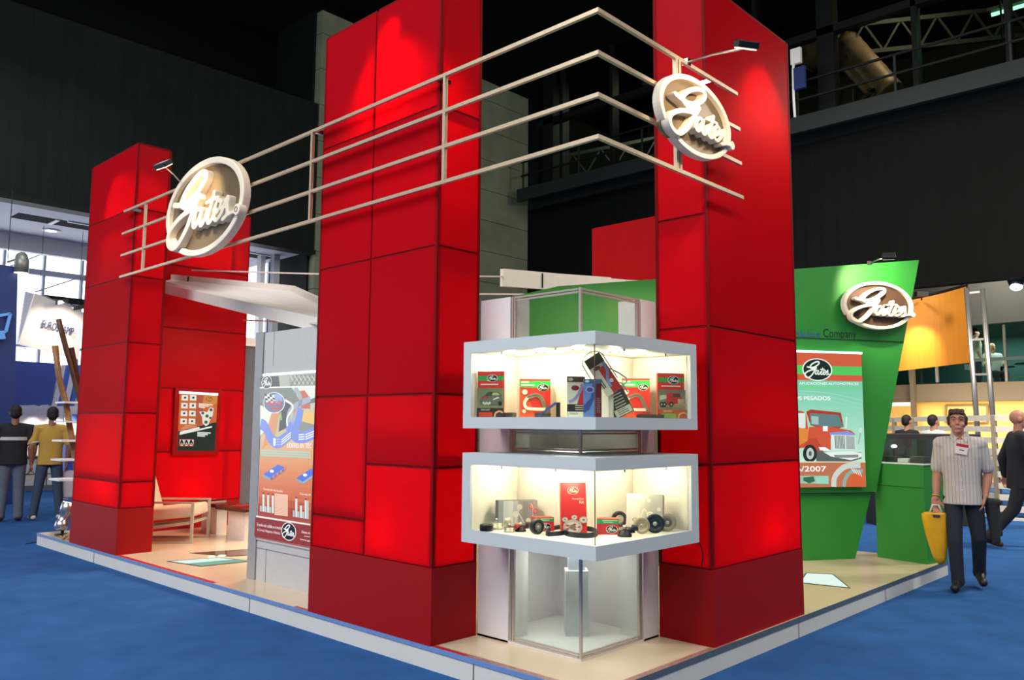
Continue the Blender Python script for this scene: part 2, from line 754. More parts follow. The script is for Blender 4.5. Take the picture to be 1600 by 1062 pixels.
# concrete core
b = MB(M_conc)
b.box(8.54, 17.0, 16.0, 18.0, 0, 12.9)
b.build('wall_concrete', kind='structure')
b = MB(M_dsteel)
b.box(8.46, 8.535, 16.26, 18.2, 0, 12.95)  # dark slab added on the core's left side to stand in for its shade
b.build('core_shade_slab', kind='structure')
# far right wall under the gallery and its deck
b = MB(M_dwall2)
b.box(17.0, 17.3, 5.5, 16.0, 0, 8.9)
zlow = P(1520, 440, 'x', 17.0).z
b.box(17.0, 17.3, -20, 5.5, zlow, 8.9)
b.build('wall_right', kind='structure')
b = MB(M_steel)
b.box(15.85, 19.5, -20, 15.4, 9.02, 9.27)
b.box(15.8, 15.95, -20, 15.4, 8.86, 9.27)
b.build('ceiling_gallery', kind='structure')
# railing along the gallery edge
t = thing('gallery_railing', (15.9, 0, 9.27), 'dark steel railing with two bars along the upper gallery edge', 'railing')
for z in (9.72, 10.18):
    b = MB(M_dsteel)
    b.bar((15.9, -20, z), (15.9, 15.3, z), 0.05)
    b.build('rail', t)
for i in range(12):
    y = 15.2 - i * 2.35
    b = MB(M_steel)
    b.bar((15.9, y, 9.27), (15.9, y, 10.2), 0.045)
    b.build('post', t)
# gallery glazing: heavy mullions, thin bars, dim panes
M_gpane = glassy('dim_gallery_glass', '#cdd2c8', 1.1, 0.03)
MU = [15.3, 14.7, 12.6, 10.2, 7.6, 5.6, 3.4, 1.4, -0.8, -3.2]
b = MB(M_gpane)
b.box(17.4, 17.42, -20, 15.9, 9.27, 13.9)
w = b.build('window_2', kind='structure')
for i, y in enumerate(MU):
    b = MB(M_dsteel)
    wd = 0.45 if i in (0, 5) else 0.12
    b.box(17.25, 17.6, y - wd / 2, y + wd / 2, 9.27, 13.9)
    b.build('mullion', w)
b = MB(M_dsteel)
b.box(17.25, 17.5, -20, 15.9, 11.9, 12.1)
b.box(17.25, 17.5, -20, 15.9, 9.27, 9.4)
b.build('window_bar', w)
# room behind the glazing
b = MB(mat('gallery_inner', '#20251f', 0.8))
b.box(25.0, 25.2, -20, 20, 8.0, 14)
b.build('wall_gallery', kind='structure')
b = MB(mat('gallery_deck', '#3b4038', 0.8))
b.box(17.6, 25, -20, 20, 8.9, 9.0)
b.build('floor_gallery', kind='structure')
M_truss = mat('grey_truss_paint', '#35372f', 0.7)


def lattice(p, q, h, n, w=0.09, name='roof_truss', label=None):
    p, q = Vector(p), Vector(q)
    t = thing(name, p, label, 'truss')
    dz = Vector((0, 0, h))
    for a, bb, nm in ((p, q, 'bottom_chord'), (p + dz, q + dz, 'top_chord')):
        m = MB(M_truss)
        m.bar(a, bb, w, w * 1.3)
        m.build(nm, t)
    m = MB(M_truss)
    for i in range(n):
        a, c = p.lerp(q, i / n), p.lerp(q, (i + 1) / n)
        mid = a.lerp(c, 0.5) + dz
        m.bar(a, mid, w * .6)
        m.bar(mid, c, w * .6)
    m.build('lattice_web', t)
    return t


lattice((18.4, 15.8, 10.3), (24.4, 10.2, 12.2), 0.8, 8, label='grey lattice roof truss behind gallery glass, the one beside the concrete wall')
lattice((18.4, 12.0, 11.0), (24.6, 11.4, 12.9), 0.7, 8, label='grey lattice roof truss rising behind gallery glass left of the right tower')
lattice((18.2, 5.4, 11.6), (24.6, -2.0, 12.6), 0.8, 10, label='long grey lattice roof truss above the silver duct in the gallery')
t = thing('gallery_beam', (19, 14, 9.4), 'pale grey flat beam lying behind the gallery railing', 'beam')
b = MB(M_truss)
b.bar((18.2, 15.6, 9.55), (22.5, 8.6, 9.9), 0.35, 0.1)
b.build('web_plate', t)
b = MB(M_truss)
b.bar((18.2, 13.2, 9.45), (22.0, 14.8, 10.4), 0.22, 0.1)
b.build('cross_plate', t)
# silver diagonal ducts in the gallery
M_duct = mat('foil_duct', '#8f7660', 0.5, metal=0.3, noise=0.25, scale=4)
t = thing('silver_duct', P(1392, 150, 'x', 18.2), 'pair of silver ducts slanting down behind the gallery railing', 'duct')
for a, c, r in (((1322, 66), (1392, 146), 0.34), ((1304, 78), (1372, 150), 0.2)):
    p, q = P(a[0], a[1], 'x', 18.6), P(c[0], c[1], 'x', 18.2)
    b = MB(M_duct)
    pts = [p.lerp(q, i / 14) for i in range(15)]
    b.tube(pts, r, 14, True, [r * (1 + 0.05 * (i % 2)) for i in range(15)])
    b.build('duct_run', t)
b = MB(M_duct)
p = P(1322, 66, 'x', 18.6)
b.tube([p + Vector((0, .1, 0)), p + Vector((0, .45, .18)), p + Vector((0, .95, .02)), p + Vector((0, 1.25, -.3))], 0.36, 14)
b.build('duct_elbow', t)
b = MB(M_truss)
p = P(1365, 152, 'x', 18.0)
for dy in (-.7, .7):
    b.bar(p + Vector((0, dy, -.2)), p + Vector((0, -dy * .2, .25)), 0.09)
b.build('duct_cradle', t)
# white hose fitting on the gallery column
t = thing('hose_reel', P(1240, 130, 'x', 15.7), 'white hose and bracket hanging on the gallery column right of the tall tower', 'hose')
b = MB(M_white)
b.tube([P(u, v, 'x', 15.72) for u, v in ((1241, 90), (1239, 110), (1240, 150), (1242, 183))], 0.035, 8)
b.build('hose', t)
b = MB(M_white)
p = P(1244, 88, 'x', 15.72)
b.obox(p, (0, 1, 0), (1, 0, 0), (0, 0, 1), 0.13, 0.05, 0.2)
b.build('bracket', t)
b = MB(mat('blue_valve', '#1c2f66', 0.5))
p = P(1250, 122, 'x', 15.72)
b.obox(p, (0, 1, 0), (1, 0, 0), (0, 0, 1), 0.14, 0.05, 0.28)
b.build('valve_box', t)
# gallery lamp that tints the far right glass green
area((19.8, 1.6, 12.15), (18.5, 1.0, 10.2), 1.0, 16, (0.55, 1.0, 0.78), name='gallery_tube_and_fill')
area((20, 12.5, 13.4), (20, 12.5, 9), 1.2, 200, (0.98, 1.0, 0.9), name='gallery_tube_and_fill')
area((17.8, 3.0, 13.2), (18.6, 4.6, 11.0), 0.8, 120, (1.0, 0.84, 0.66), name='gallery_tube_and_fill')  # added warm fill for the ducts, there is no tube here
t = thing('tube_lamp', (19.8, 1.6, 12.25), 'green glowing tube lamp behind gallery glass at the far right', 'lamp')
b = MB(M_steel)
b.box(19.6, 20.0, 0.9, 2.3, 12.27, 12.35)
b.build('housing', t)
b = MB(glow('green_tube', '#9affc8', 5))
b.tube([(19.8, .95, 12.23), (19.8, 2.25, 12.23)], 0.05, 8)
b.build('tube', t)

# entrance soffit, fascia and window wall (left)
zs = 6.1
b = MB(M_soffit)
b.box(-14, 8.5, 16.3, 19.6, zs, zs + 0.12)
b.build('ceiling_soffit', kind='structure')
b = MB(mat('fascia_paint', '#dcdad6', 0.7))
b.box(-14, 8.5, 19.6, 19.8, zs - 0.42, zs + 0.12)
b.build('trim_2', kind='structure')
t = thing('soffit_slot', (2, 17.3, zs), 'dark recessed air slot in the white soffit at upper left', 'vent')
a0, a1 = P(22, 336, 'z', zs - .004), P(32, 329, 'z', zs - .004)
b = MB(M_black)
b.box(a0.x, 8.2, 17.35, 17.95, zs - 0.006, zs - 0.0005)
b.build('recess', t)
b = MB(M_white)
b.box(2.6, 2.68, 17.35, 17.95, zs - 0.03, zs - 0.005)
b.box(a0.x + 1.0, 8.2, 17.30, 17.36, zs - 0.03, zs - 0.005)
b.build('cross_strip', t)
for (u, v), lab in (((80, 359), 'round downlight glowing violet white in the white soffit at upper left'), ((2, 375), 'round downlight cut by the left frame edge below the soffit slot')):
    p = P(u, v, 'z', zs)
    t = thing('recessed_downlight', p, lab, 'downlight', 'soffit downlights')
    b = MB(M_white)
    b.lathe([(0.12, -0.03), (0.2, -0.03), (0.2, 0.0), (0.12, 0.0), (0.12, -0.03)], p)
    b.build('trim_ring', t)
    b = MB(glow('violet_lamp', '#cfc4ff', 9))
    b.lathe([(0.0, -0.012), (0.13, -0.012), (0.13, -0.004)], p)
    b.build('lamp_disc', t)
# windows: bright daylight through milky panes
M_day = glow('daylit_pane', '#f2f6ff', 3.0)
b = MB(M_day)
b.box(-14, 12, 20.6, 20.62, 0, 6.6)
w = b.build('window_1', kind='structure')
b = MB(mat('grey_mullion', '#8b93a8', 0.5))
b.box(-14, 12, 20.45, 20.6, 5.28, 5.42)
b.box(-14, 12, 20.45, 20.6, 3.4, 3.46)
b.build('window_bar', w)
for i in range(18):
    x = -4.0 + i * 0.92
    b = MB(mat('grey_mullion', '#8b93a8', 0.5))
    b.box(x - 0.028, x + 0.028, 20.47, 20.6, 0, 6.6)
    b.build('mullion', w)
b = MB(mat('grey_mullion', '#8b93a8', 0.5))
b.bar(P(55, 456, 'y', 20.4), P(135, 430, 'y', 20.4), 0.03)
b.bar(P(10, 418, 'y', 20.4), P(78, 392, 'y', 20.4), 0.03)
b.build('tie_rod', w)
# slim window frame and dark post seen between the lounge wall and the centre tower
b = MB(M_white)
p0, p1 = P(409, 395, 'y', 17.5), P(404, 515, 'y', 17.5)
b.box(p0.x - 0.07, p0.x + 0.07, 17.4, 17.6, 0, p0.z)
b.box(p0.x - 1.6, p0.x + 0.07, 17.4, 17.6, p0.z - .06, p0.z + 0.08)
b.build('trim_3', kind='structure')
b = MB(M_soffit)
p0 = P(425, 500, 'y', 17.2)
b.box(p0.x - 0.06, p0.x + 0.12, 17.1, 17.3, 0, 6.1)
b.build('trim_4', kind='structure')

# ================================================================ STAND SHELL
ZP = 0.145
M_lam = mat('cream_laminate', '#d8c3a4', 0.16, noise=0.05, scale=2.0, spec=0.5)
M_kerb = mat('kerb_white', '#d9d8cf', 0.5, noise=0.04, scale=3)
M_film = mat('blue_edge_film', '#6f8fc4', 0.4)
M_film2 = mat('grey_edge_film', '#56646c', 0.4)
M_rfilm = mat('red_edge_tape', '#b4232c', 0.4)
M_gravel = mat('tan_gravel', '#a58a63', 0.9, noise=0.3, scale=60)

PX1, PY1 = 6.05, 8.80
t = thing('stand_platform', (3, 4.4, 0), 'low platform with cream laminate floor and white kerb under the red stand', 'platform', kind='structure')
b = MB(M_lam)
b.box(0.0, PX1, 0.0, PY1, 0.135, ZP)
b.build('deck', t)
b = MB(M_kerb)
b.box(0.004, PX1 - 0.004, 0.004, PY1 - 0.004, 0.0, 0.135)
b.build('kerb', t)
b = MB(M_film)
b.box(-0.004, 0.0, -0.004, PY1, 0.118, 0.147)
b.m(M_film2).box(0.0, PX1, -0.004, 0.0, 0.112, 0.147)
b.build('edge_strip', t)
b = MB(M_rfilm)
b.box(0.004, 0.05, 4.2, 6.3, ZP, ZP + 0.0015)
b.box(0.004, 0.035, 1.0, 2.9, ZP, ZP + 0.0015)
b.m(mat('worn_tape', '#9b6f62', 0.5, noise=0.3, scale=30)).box(0.0, 0.05, 0.02, 1.6, ZP, ZP + 0.0012)
b.box(0.02, 1.5, 0.0, 0.045, ZP, ZP + 0.0012)
b.build('edge_tape', t)
b = MB(mat('joint_grey', '#5c5c5a', 0.8))  # dark grey strips marking the kerb joints
for y in (0.92, 3.55, 6.9):
    b.box(-0.0012, 0.0, y, y + 0.006, 0.002, 0.118)
for x in (2.42, 4.2):
    b.box(x, x + 0.006, -0.0012, 0.0, 0.002, 0.112)
b.build('kerb_joint', t)

# ---------------------------------------------------------------- red light towers
M_red = panel_mat('red_fabric_panel', '#cd1221', 0.5)
M_redframe = mat('red_frame_paint', '#76060a', 0.6, noise=0.05, spec=0.08)
M_redbase = mat('dark_red_plinth', '#9a0e11', 0.6, noise=0.06, scale=120, bump=0.05, spec=0.15)
ZT, ZB = 4.59, 0.623


def tower(label, x0, x1, y0, y1, xpanels, ypanels):
    """xpanels: (a0, a1, z0, z1) on the face turned to -x (a runs along y); ypanels on the face turned to -y (a runs along x)"""
    t = thing('light_tower', ((x0 + x1) / 2, (y0 + y1) / 2, ZP), label, 'tower', 'red light towers')
    b = MB(M_redbase)
    b.box(x0 - .004, x1 + .004, y0 - .004, y1 + .004, ZP, ZB)
    b.build('base', t)
    g = 0.008
    for a0, a1, z0, z1 in xpanels:
        b = MB(M_red)
        b.box(x0, x0 + 0.004, a0 + g, a1 - g, z0 + g, z1 - g)
        b.build('panel', t)
    for a0, a1, z0, z1 in ypanels:
        b = MB(M_red)
        b.box(a0 + g, a1 - g, y0, y0 + 0.004, z0 + g, z1 - g)
        b.build('panel', t)
    b = MB(M_red)
    b.box(x1 - 0.004, x1, y0, y1, ZB, ZT)
    b.box(x0, x1, y1 - 0.004, y1, ZB, ZT)
    b.build('rear_panel', t)
    b = MB(M_redframe)
    w = 0.022
    hx = sorted({(round(z, 4), a0, a1) for a0, a1, z0, z1 in xpanels for z in (z0, z1)})
    vx = sorted({round(a, 4) for p in xpanels for a in p[:2]})
    hy = sorted({(round(z, 4), a0, a1) for a0, a1, z0, z1 in ypanels for z in (z0, z1)})
    vy = sorted({round(a, 4) for p in ypanels for a in p[:2]})
    for z, a0, a1 in hx:
        b.box(x0 + 0.006, x0 + 0.06, a0 + .012, a1 - .012, z - w * .7, z + w * .7)
    for a in vx:
        b.box(x0 + 0.005, x0 + 0.03, max(a - w / 2, y0 + .001), a + w / 2, ZB + .001, ZT - .001)
    for z, a0, a1 in hy:
        b.box(a0 + .012, a1 - .012, y0 + 0.006, y0 + 0.06, z - w * .7, z + w * .7)
    for a in vy:
        b.box(max(a - w / 2, x0 + .002), a + w / 2, y0 + 0.005, y0 + 0.03, ZB + .002, ZT - .002)
    for px, py in ((x0, y0), (x1, y0), (x0, y1), (x1, y1)):
        b.box(px - .002 if px == x0 else px - .02, px + .013 if px == x0 else px + .002, py - .002 if py == y0 else py - .02, py + .013 if py == y0 else py + .002, ZB, ZT + 0.004)
    b.build('frame', t)
    return t


def bulb(loc, power, color, radius):
    l = bpy.data.lights.new('tower_bulb', 'POINT')
    l.energy = power
    l.color = color
    l.shadow_soft_size = radius
    o = bpy.data.objects.new('tower_bulb', l)
    COL.objects.link(o)
    o.location = loc


def inner_lamps(t, x, y, ztop=4.42, up=26, down=26, dx=0.0, dy=0.0, top=(0, 0, -1)):
    b = MB(M_blackp)
    b.lathe([(0.05, 0), (0.075, 0.06), (0.07, 0.10)], (x, y, ZB))
    b.build('uplight', t)
    bulb((x, y, ZB + 0.14), up, (1.0, 0.66, 0.55), 0.06)
    if down:
        b = MB(M_blackp)
        b.lathe([(0.05, 0.12), (0.085, 0.04), (0.08, 0.0)], (x + dx, y + dy, ztop))
        b.build('downlight', t)
        spot((x + dx, y + dy, ztop - 0.02), (x + top[0], y + top[1], ztop + top[2] * 2), down, 110, 0.8, (1.0, 0.8, 0.72), 0.05, 'tower_downlight')


ym = 2.03
rowsB = [ZB, 1.256, 1.735, 2.717, 3.677, ZT]
xpB = [(1.313, ym, rowsB[i], rowsB[i + 1]) for i in range(5)]
xpB += [(ym, 2.69, ZB, 0.86), (ym, 2.69, 0.86, 1.735)] + [(ym, 2.69, rowsB[i], rowsB[i + 1]) for i in range(2, 5)]
ypB = [(0.0, 0.39, rowsB[i], rowsB[i + 1]) for i in range(5)]
tB = tower('tall red lit panel tower in the centre, left of the display cases', 0.0, 0.39, 1.313, 2.69, xpB, ypB)
inner_lamps(tB, 0.2, 1.85, up=330, down=420, dy=0.12, top=(-.3, 0, -.32))
spot((0.15, 1.78, 4.47), (0.0, 1.87, 4.36), 2600, 62, .9, (1.0, .86, .82), .05, 'tower_flood')
rowsC = [ZB, 1.286, 2.193, 2.95, 3.7, ZT]
ypC = [(1.242, 2.556, ZB, 1.286), (1.242, 2.556, 1.286, 2.193), (1.242, 2.556, 2.193, ZT)]
xpC = [(0.021, 0.42, rowsC[i], rowsC[i + 1]) for i in range(3)] + [(0.021, 0.42, 2.95, ZT)]
tC = tower('tall red panel tower right of the display cases, lit at its foot', 1.242, 2.556, 0.021, 0.42, xpC, ypC)
inner_lamps(tC, 2.1, 0.22, up=300, down=330)  # downlight added to brighten the tower's upper front
rowsA = [ZB, 0.899, 1.631, 2.388, 3.115, 3.866, ZT]
xpA = [(6.315, 7.656, rowsA[i], rowsA[i + 1]) for i in range(6)]
ypA = [(0.0, 0.37, rowsA[i], rowsA[i + 1]) for i in range(6)]
tA = tower('red lit panel tower farthest left beside the lounge chair', 0.0, 0.37, 6.315, 7.656, xpA, ypA)
inner_lamps(tA, 0.2, 6.75, up=290, down=320, dy=0.25, top=(-.15, -.15, -.4))

# ---------------------------------------------------------------- lounge wall
YW = 7.95
wx0, wx1 = 0.45, P(374, 768, 'y', YW).x
zwt = 4.47
t = thing('lounge_wall', (1.4, YW + .2, ZP), 'wide red panelled wall with dark red plinth behind the lounge chair', 'wall panel')
b = MB(M_redbase)
b.box(wx0, wx1, YW - .01, YW + 0.45, ZP, 0.49)
b.build('base', t)
zr = [0.49, 1.15, 1.98, 2.78, 3.62, zwt]
for i in range(5):
    b = MB(M_red)
    b.box(wx0 + .01, wx1 - .01, YW, YW + 0.004, zr[i] + .012, zr[i + 1] - .012)
    b.build('panel', t)
b = MB(M_red)
b.box(wx1 - .004, wx1, YW, YW + .45, .49, zwt)
b.box(wx0, wx1, YW + .446, YW + .45, .49, zwt)
b.box(wx0, wx0 + .004, YW, YW + .45, .49, zwt)
b.build('rear_panel', t)
b = MB(M_redframe)
for z in zr:
    b.box(wx0, wx1, YW + 0.005, YW + 0.05, z - .013, z + .013)
for x in (wx0, wx1 - .25, wx1):
    b.box(x - .012, x + .012, YW + 0.006, YW + 0.03, .49, zwt)
b.build('frame', t)
bulb((1.55, YW + 0.24, 0.62), 300, (1.0, 0.64, 0.52), 0.06)
spot((1.7, YW + 0.24, 4.4), (1.6, YW + 0.1, 0), 240, 120, 1.0, (1.0, 0.75, 0.65), 0.05, 'wall_downlight')

# red wall behind the green partition
b = MB(mat('matt_red_board', '#a80a10', 0.7, spec=0.1))
p0, p1 = P(925, 357, 'x', 6.3), P(925, 440, 'x', 6.3)
b.box(6.3, 6.45, P(1150, 400, 'x', 6.3).y, p0.y, 0.0, p0.z)
t = b.build('rear_red_wall', label='plain dark red wall rising behind the green partition, left of right tower', cat='wall panel')

# ---------------------------------------------------------------- rail frame with four bars
M_rail = mat('brushed_rail', '#c9b496', 0.42, metal=0.45, noise=0.08, scale=40)
RX, RY = -0.06, -0.069
rz = [3.83, 3.584, 3.343, 3.106]
ry1 = [6.431, 6.447, 6.447, 6.451]
rx1 = [1.517, 1.543, 1.553, 1.571]
t = thing('rail_frame', (RX, RY, 3.1), 'open frame of four aluminium bars bent around the stand corner', 'rail frame')
for z, y1, x1 in zip(rz, ry1, rx1):
    b = MB(M_rail)
    h = 0.011
    b.box(RX - h, RX + h, RY - h, y1, z - .012, z + .012)
    b.box(RX + h, x1, RY - h, RY + h, z - .012, z + .012)
    b.build('rail', t)
for y in (P(487, 270, 'x', RX).y, P(695, 200, 'x', RX).y, P(226, 360, 'x', RX).y):
    b = MB(M_rail)
    b.box(RX - .012, RX + .012, y - .012, y + .012, rz[3], rz[0])
    b.build('upright', t)
for x in (P(1055, 105, 'y', RY).x, P(1062, 250, 'y', RY).x):
    b = MB(M_rail)
    b.box(x - .012, x + .012, RY - .012, RY + .012, rz[3], rz[0])
    b.build('upright', t)
for p, q in (((RX, 2.73, rz[0]), (0.05, 2.73, rz[0])), ((RX, 1.27, rz[0]), (0.05, 1.27, rz[0])), ((1.20, RY, rz[0]), (1.20, 0.05, rz[0])), ((RX, 6.28, rz[0]), (0.05, 6.28, rz[0]))):
    b = MB(M_chrome)
    b.bar(p, q, 0.03)
    b.build('bracket', t)

# ---------------------------------------------------------------- oval signs
M_cream = mat('sign_cream', '#efe0c6', 0.45, noise=0.02)
M_bronze = mat('sign_bronze', '#7d6a50', 0.3, metal=0.35, noise=0.12, scale=3)
M_brown = mat('sign_brown', '#4b382a', 0.45, noise=0.1, scale=5)


def oval_sign(label, c, U, V, half, depth, face, registered=False, vs=1.0):
    U, V = Vector(U).normalized(), Vector(V).normalized()
    N = U.cross(V).normalized()
    c = Vector(c)
    at = lambda x, y, z: c + U * (x * half) + V * (y * half * vs) + N * z
    t = thing('oval_sign', c, label, 'sign', 'oval script signs')
    b = MB(face)
    b.prism([at(x, y, 0) for x, y in rim_outline(-.02)], N * (depth * .35))
    b.prism([at(-0.72 + .24 * math.cos(k / 24 * 6.283), -0.36 + .2 * math.sin(k / 24 * 6.283), 0.0015) for k in range(24)], N * (depth * .33))
    b.build('backplate', t)
    n = 72
    # rim: the oval, swelling into the lower-left loop of the script
    o, i_ = rim_outline(0.06, n), rim_outline(-0.035, n)

    def rim_(bm):
        m = MB.__new__(MB)
        m.bm, m.mats, m.k = bm, [], 0
        for k in range(n):
            j = (k + 1) % n
            q = [o[k], o[j], i_[j], i_[k]]
            m.hexa([at(x, y, 0) for x, y in q], [at(x, y, depth * .8) for x, y in q])

    def letters_(bm):
        m = MB.__new__(MB)
        m.bm, m.mats, m.k = bm, [], 0
        z0, z1 = depth * .3, depth * 1.15
        for wd, st in LOGO_STROKES:
            L, R = ribbon2(st, wd)
            for k in range(len(L) - 1):
                q = [L[k], R[k], R[k + 1], L[k + 1]]
                m.hexa([at(p.x, p.y, z0) for p in q], [at(p.x, p.y, z1) for p in q])
            for k in range(0, len(L)):
                c_ = (L[k] + R[k]) / 2
                q = [at(c_.x + wd * .5 * math.cos(a), c_.y + wd * .5 * math.sin(a), z0) for a in [6.2832 * h / 10 for h in range(10)]]
                m.prism(q, N * (z1 - z0))
        m.prism([at(.985 + .075 * math.cos(a), -.245 + .085 * math.sin(a), z0) for a in [6.2832 * h / 14 for h in range(14)]], N * (z1 - z0))
    to_root = wmat(t).inverted()
    for nm, fn in (('rim', rim_), ('lettering', letters_)):
        def shifted(bm, fn=fn):
            fn(bm)
            bm.transform(to_root)
        fuse(nm, shifted, half * .0095, M_cream, t, 2)
    if registered:
        b = MB(mat('mark_ink', '#3a3128', 0.5))
        for k in range(16):
            a, c2 = 2 * math.pi * k / 16, 2 * math.pi * (k + 1) / 16
            q = [(0.98 + r * math.cos(x), -0.24 + r * math.sin(x)) for r, x in ((.03, a), (.03, c2), (.036, c2), (.036, a))]
            b.hexa([at(x, y, depth * 1.14) for x, y in q], [at(x, y, depth * 1.19) for x, y in q])
        b.build('registered_mark', t)
    return t


cl = P(331, 327, 'x', -0.1)
oval_sign('large oval script sign hung on the rails beside the farthest left tower', (-0.1, 4.36, 3.487), (0, -1, 0), (0, 0, 1), 0.71, 0.09, M_bronze, True, 0.87)
oval_sign('oval script sign hung on the rails in front of the right tower', (0.855, -0.095, 3.455), (1, 0, 0), (0, 0, 1), 0.40, 0.07, M_bronze, False, 0.87)


# small arm lamps for the signs
def arm_lamp(label, foot, head, look, beam, power, ang=60, half=.065):
    foot, head, look = Vector(foot), Vector(head), Vector(look)
    t = thing('arm_spotlight', foot, label, 'spotlight', 'sign spotlights')
    b = MB(M_alu)
    b.tube([foot, foot.lerp(head, .5) + Vector((0, 0, .01)), head], 0.007, 8)
    b.build('arm', t)
    b = MB(M_chrome)
    b.obox(foot, (1, 0, 0), (0, 1, 0), (0, 0, 1), .02, .02, .02)
    b.build('clamp', t)
    d = (look - head).normalized()
    ax = Vector((0, 0, 1)).cross(d).normalized()
    upv = d.cross(ax).normalized()
    b = MB(M_blackp)
    b.obox(head - d * .02, ax, d, upv, half, .02, half * .55)
    b.build('lamp_head', t, bevel=.006)
    b = MB(glow('halogen_face', '#ffe2b4', 3))
    b.obox(head + d * .004, ax, d, upv, half * .86, .003, half * .42)
    b.build('lamp_lens', t)
    spot(head + d * .03, beam, power, ang, 0.7, (1.0, 0.82, 0.58), 0.03, 'sign_beam')
    return t


arm_lamp('small black arm spotlight reaching out from rails beside left oval sign', (-0.06, 5.03, 3.858), (-0.6, 4.2, 3.73), (-0.2, 4.25, 3.2), (-0.1, 4.4, 3.5), 45, 95, .085)
arm_lamp('small black arm spotlight on thin rod in front of right tower', (0.868, -0.069, 3.84), (0.624, -0.6, 3.681), (0.75, -.4, 3.2), (0.9, 0.0, 3.4), 30, 110)

# ---------------------------------------------------------------- glass corner column
M_colw = mat('column_white', '#dcd6d4', 0.5, noise=0.02)
M_glass = glassy('clear_glass', '#f4faf6', 1.0)
M_stl = mat('satin_steel', '#c4bab0', 0.3, metal=0.45, noise=0.05, scale=60)
X0, Y0 = 0.41, 0.43
ZC = 2.39
t = thing('corner_column', (0.85, 0.9, ZP), 'white corner column with steel framed glass edge between two red towers', 'column', kind='thing')
b = MB(M_colw)
for z0, z1 in ((ZP, .806), (1.36, 1.514), (2.063, ZC)):
    b.box(X0, X0 + .03, 1.03, 1.31, z0, z1)
    b.box(X0 + .03, 0.60, 1.03, 1.06, z0, z1)
b.box(X0, X0 + .03, 1.118, 1.31, .806, 1.36)
b.box(X0, X0 + .03, 1.118, 1.31, 1.514, 2.063)
b.build('side_wall', t)
b = MB(M_colw)
for z0, z1 in ((ZP, .806), (1.36, 1.514), (2.063, ZC)):
    b.box(1.065, 1.24, Y0, Y0 + .03, z0, z1)
    b.box(1.065, 1.095, Y0 + .03, 0.62, z0, z1)
b.box(1.141, 1.24, Y0, Y0 + .03, .806, 1.36)
b.box(1.141, 1.24, Y0, Y0 + .03, 1.514, 2.063)
b.build('side_wall', t)
b = MB(M_colw)
b.box(X0 + .03, 1.21, 1.28, 1.31, ZP, 1.98)
b.box(1.21, 1.24, Y0 + .03, 1.31, ZP, 1.98)
b.build('rear_wall', t)
b = MB(M_colw)
b.box(X0, 1.24, Y0, 1.31, ZP, ZP + 0.012)
b.build('bottom_board', t)
area((0.8, 0.82, 0.785), (0.7, 0.7, 0), 0.3, 5, (1.0, 0.97, 0.92), name='column_fill')  # added fill to brighten the lower glass section, no fitting there
area((0.95, 0.95, 1.5), (0.8, 0.8, 1.36), 0.2, 2.0, (1.0, 0.9, 0.75), name='column_fill')  # added warm fill for the middle glass section
for z0, z1 in ((ZP + .014, .80), (1.366, 1.51), (2.068, ZC - .004)):
    b = MB(M_glass)
    b.box(X0 + .012, X0 + .018, Y0 + .02, 1.03, z0, z1)
    b.build('glass_pane', t)
    b = MB(M_glass)
    b.box(X0 + .02, 1.065, Y0 + .012, Y0 + .018, z0, z1)
    b.build('glass_pane', t)
for z0, z1 in ((ZP + .012, .805), (1.361, 1.513), (2.064, ZC)):
    b = MB(M_stl)
    for k, (dz, o) in enumerate(((0.0, 0.0), (0.018, 0.006))):
        for z in (z0 + dz, z1 - .014 - dz):
            b.box(X0 + o, X0 + .014 + o, Y0 + .026, 0.984, z, z + .012)
            b.box(X0 + .026, 1.019, Y0 + o, Y0 + .014 + o, z, z + .012)
    b.box(X0 - .002, X0 + .014, Y0 - .002, Y0 + .014, z0, z1)
    for y in (1.005, .985):
        b.box(X0 + .002, X0 + .02, y, y + .012, z0, z1)
    for x in (1.04, 1.02):
        b.box(x, x + .012, Y0 + .002, Y0 + .02, z0, z1)
    b.build('steel_frame', t)
# things stored behind the lower glass
pb = MB(mat('paper_white', '#dedcd8', 0.7))
a = P(868, 985, 'x', 0.75)
pb.obox((0.86, 0.83, ZP + .012 + .21), (0.69, -.73, 0), (.73, .69, 0), (0, 0, 1), 0.075, 0.07, 0.21)
pb.build('white_carton', label='tall white carton standing behind the lower column glass', cat='carton')
pb = MB(mat('card_grey', '#a9adb6', 0.6))
pb.obox((0.86, 0.83, ZP + .012 + .42 + .085), (0.69, -.73, 0), (.73, .69, 0), (0, 0, 1), 0.055, 0.05, 0.085)
pb.build('grey_carton', label='small grey carton standing on the white carton behind column glass', cat='carton')


# ---------------------------------------------------------------- display cases
M_case = mat('case_grey_white', '#c8cecb', 0.45, noise=0.015)
M_casein = mat('case_inner_white', '#efe6d8', 0.6, noise=0.01)
CX, CY = 0.071, 0.056
CX1, CY1 = 1.14, 1.117


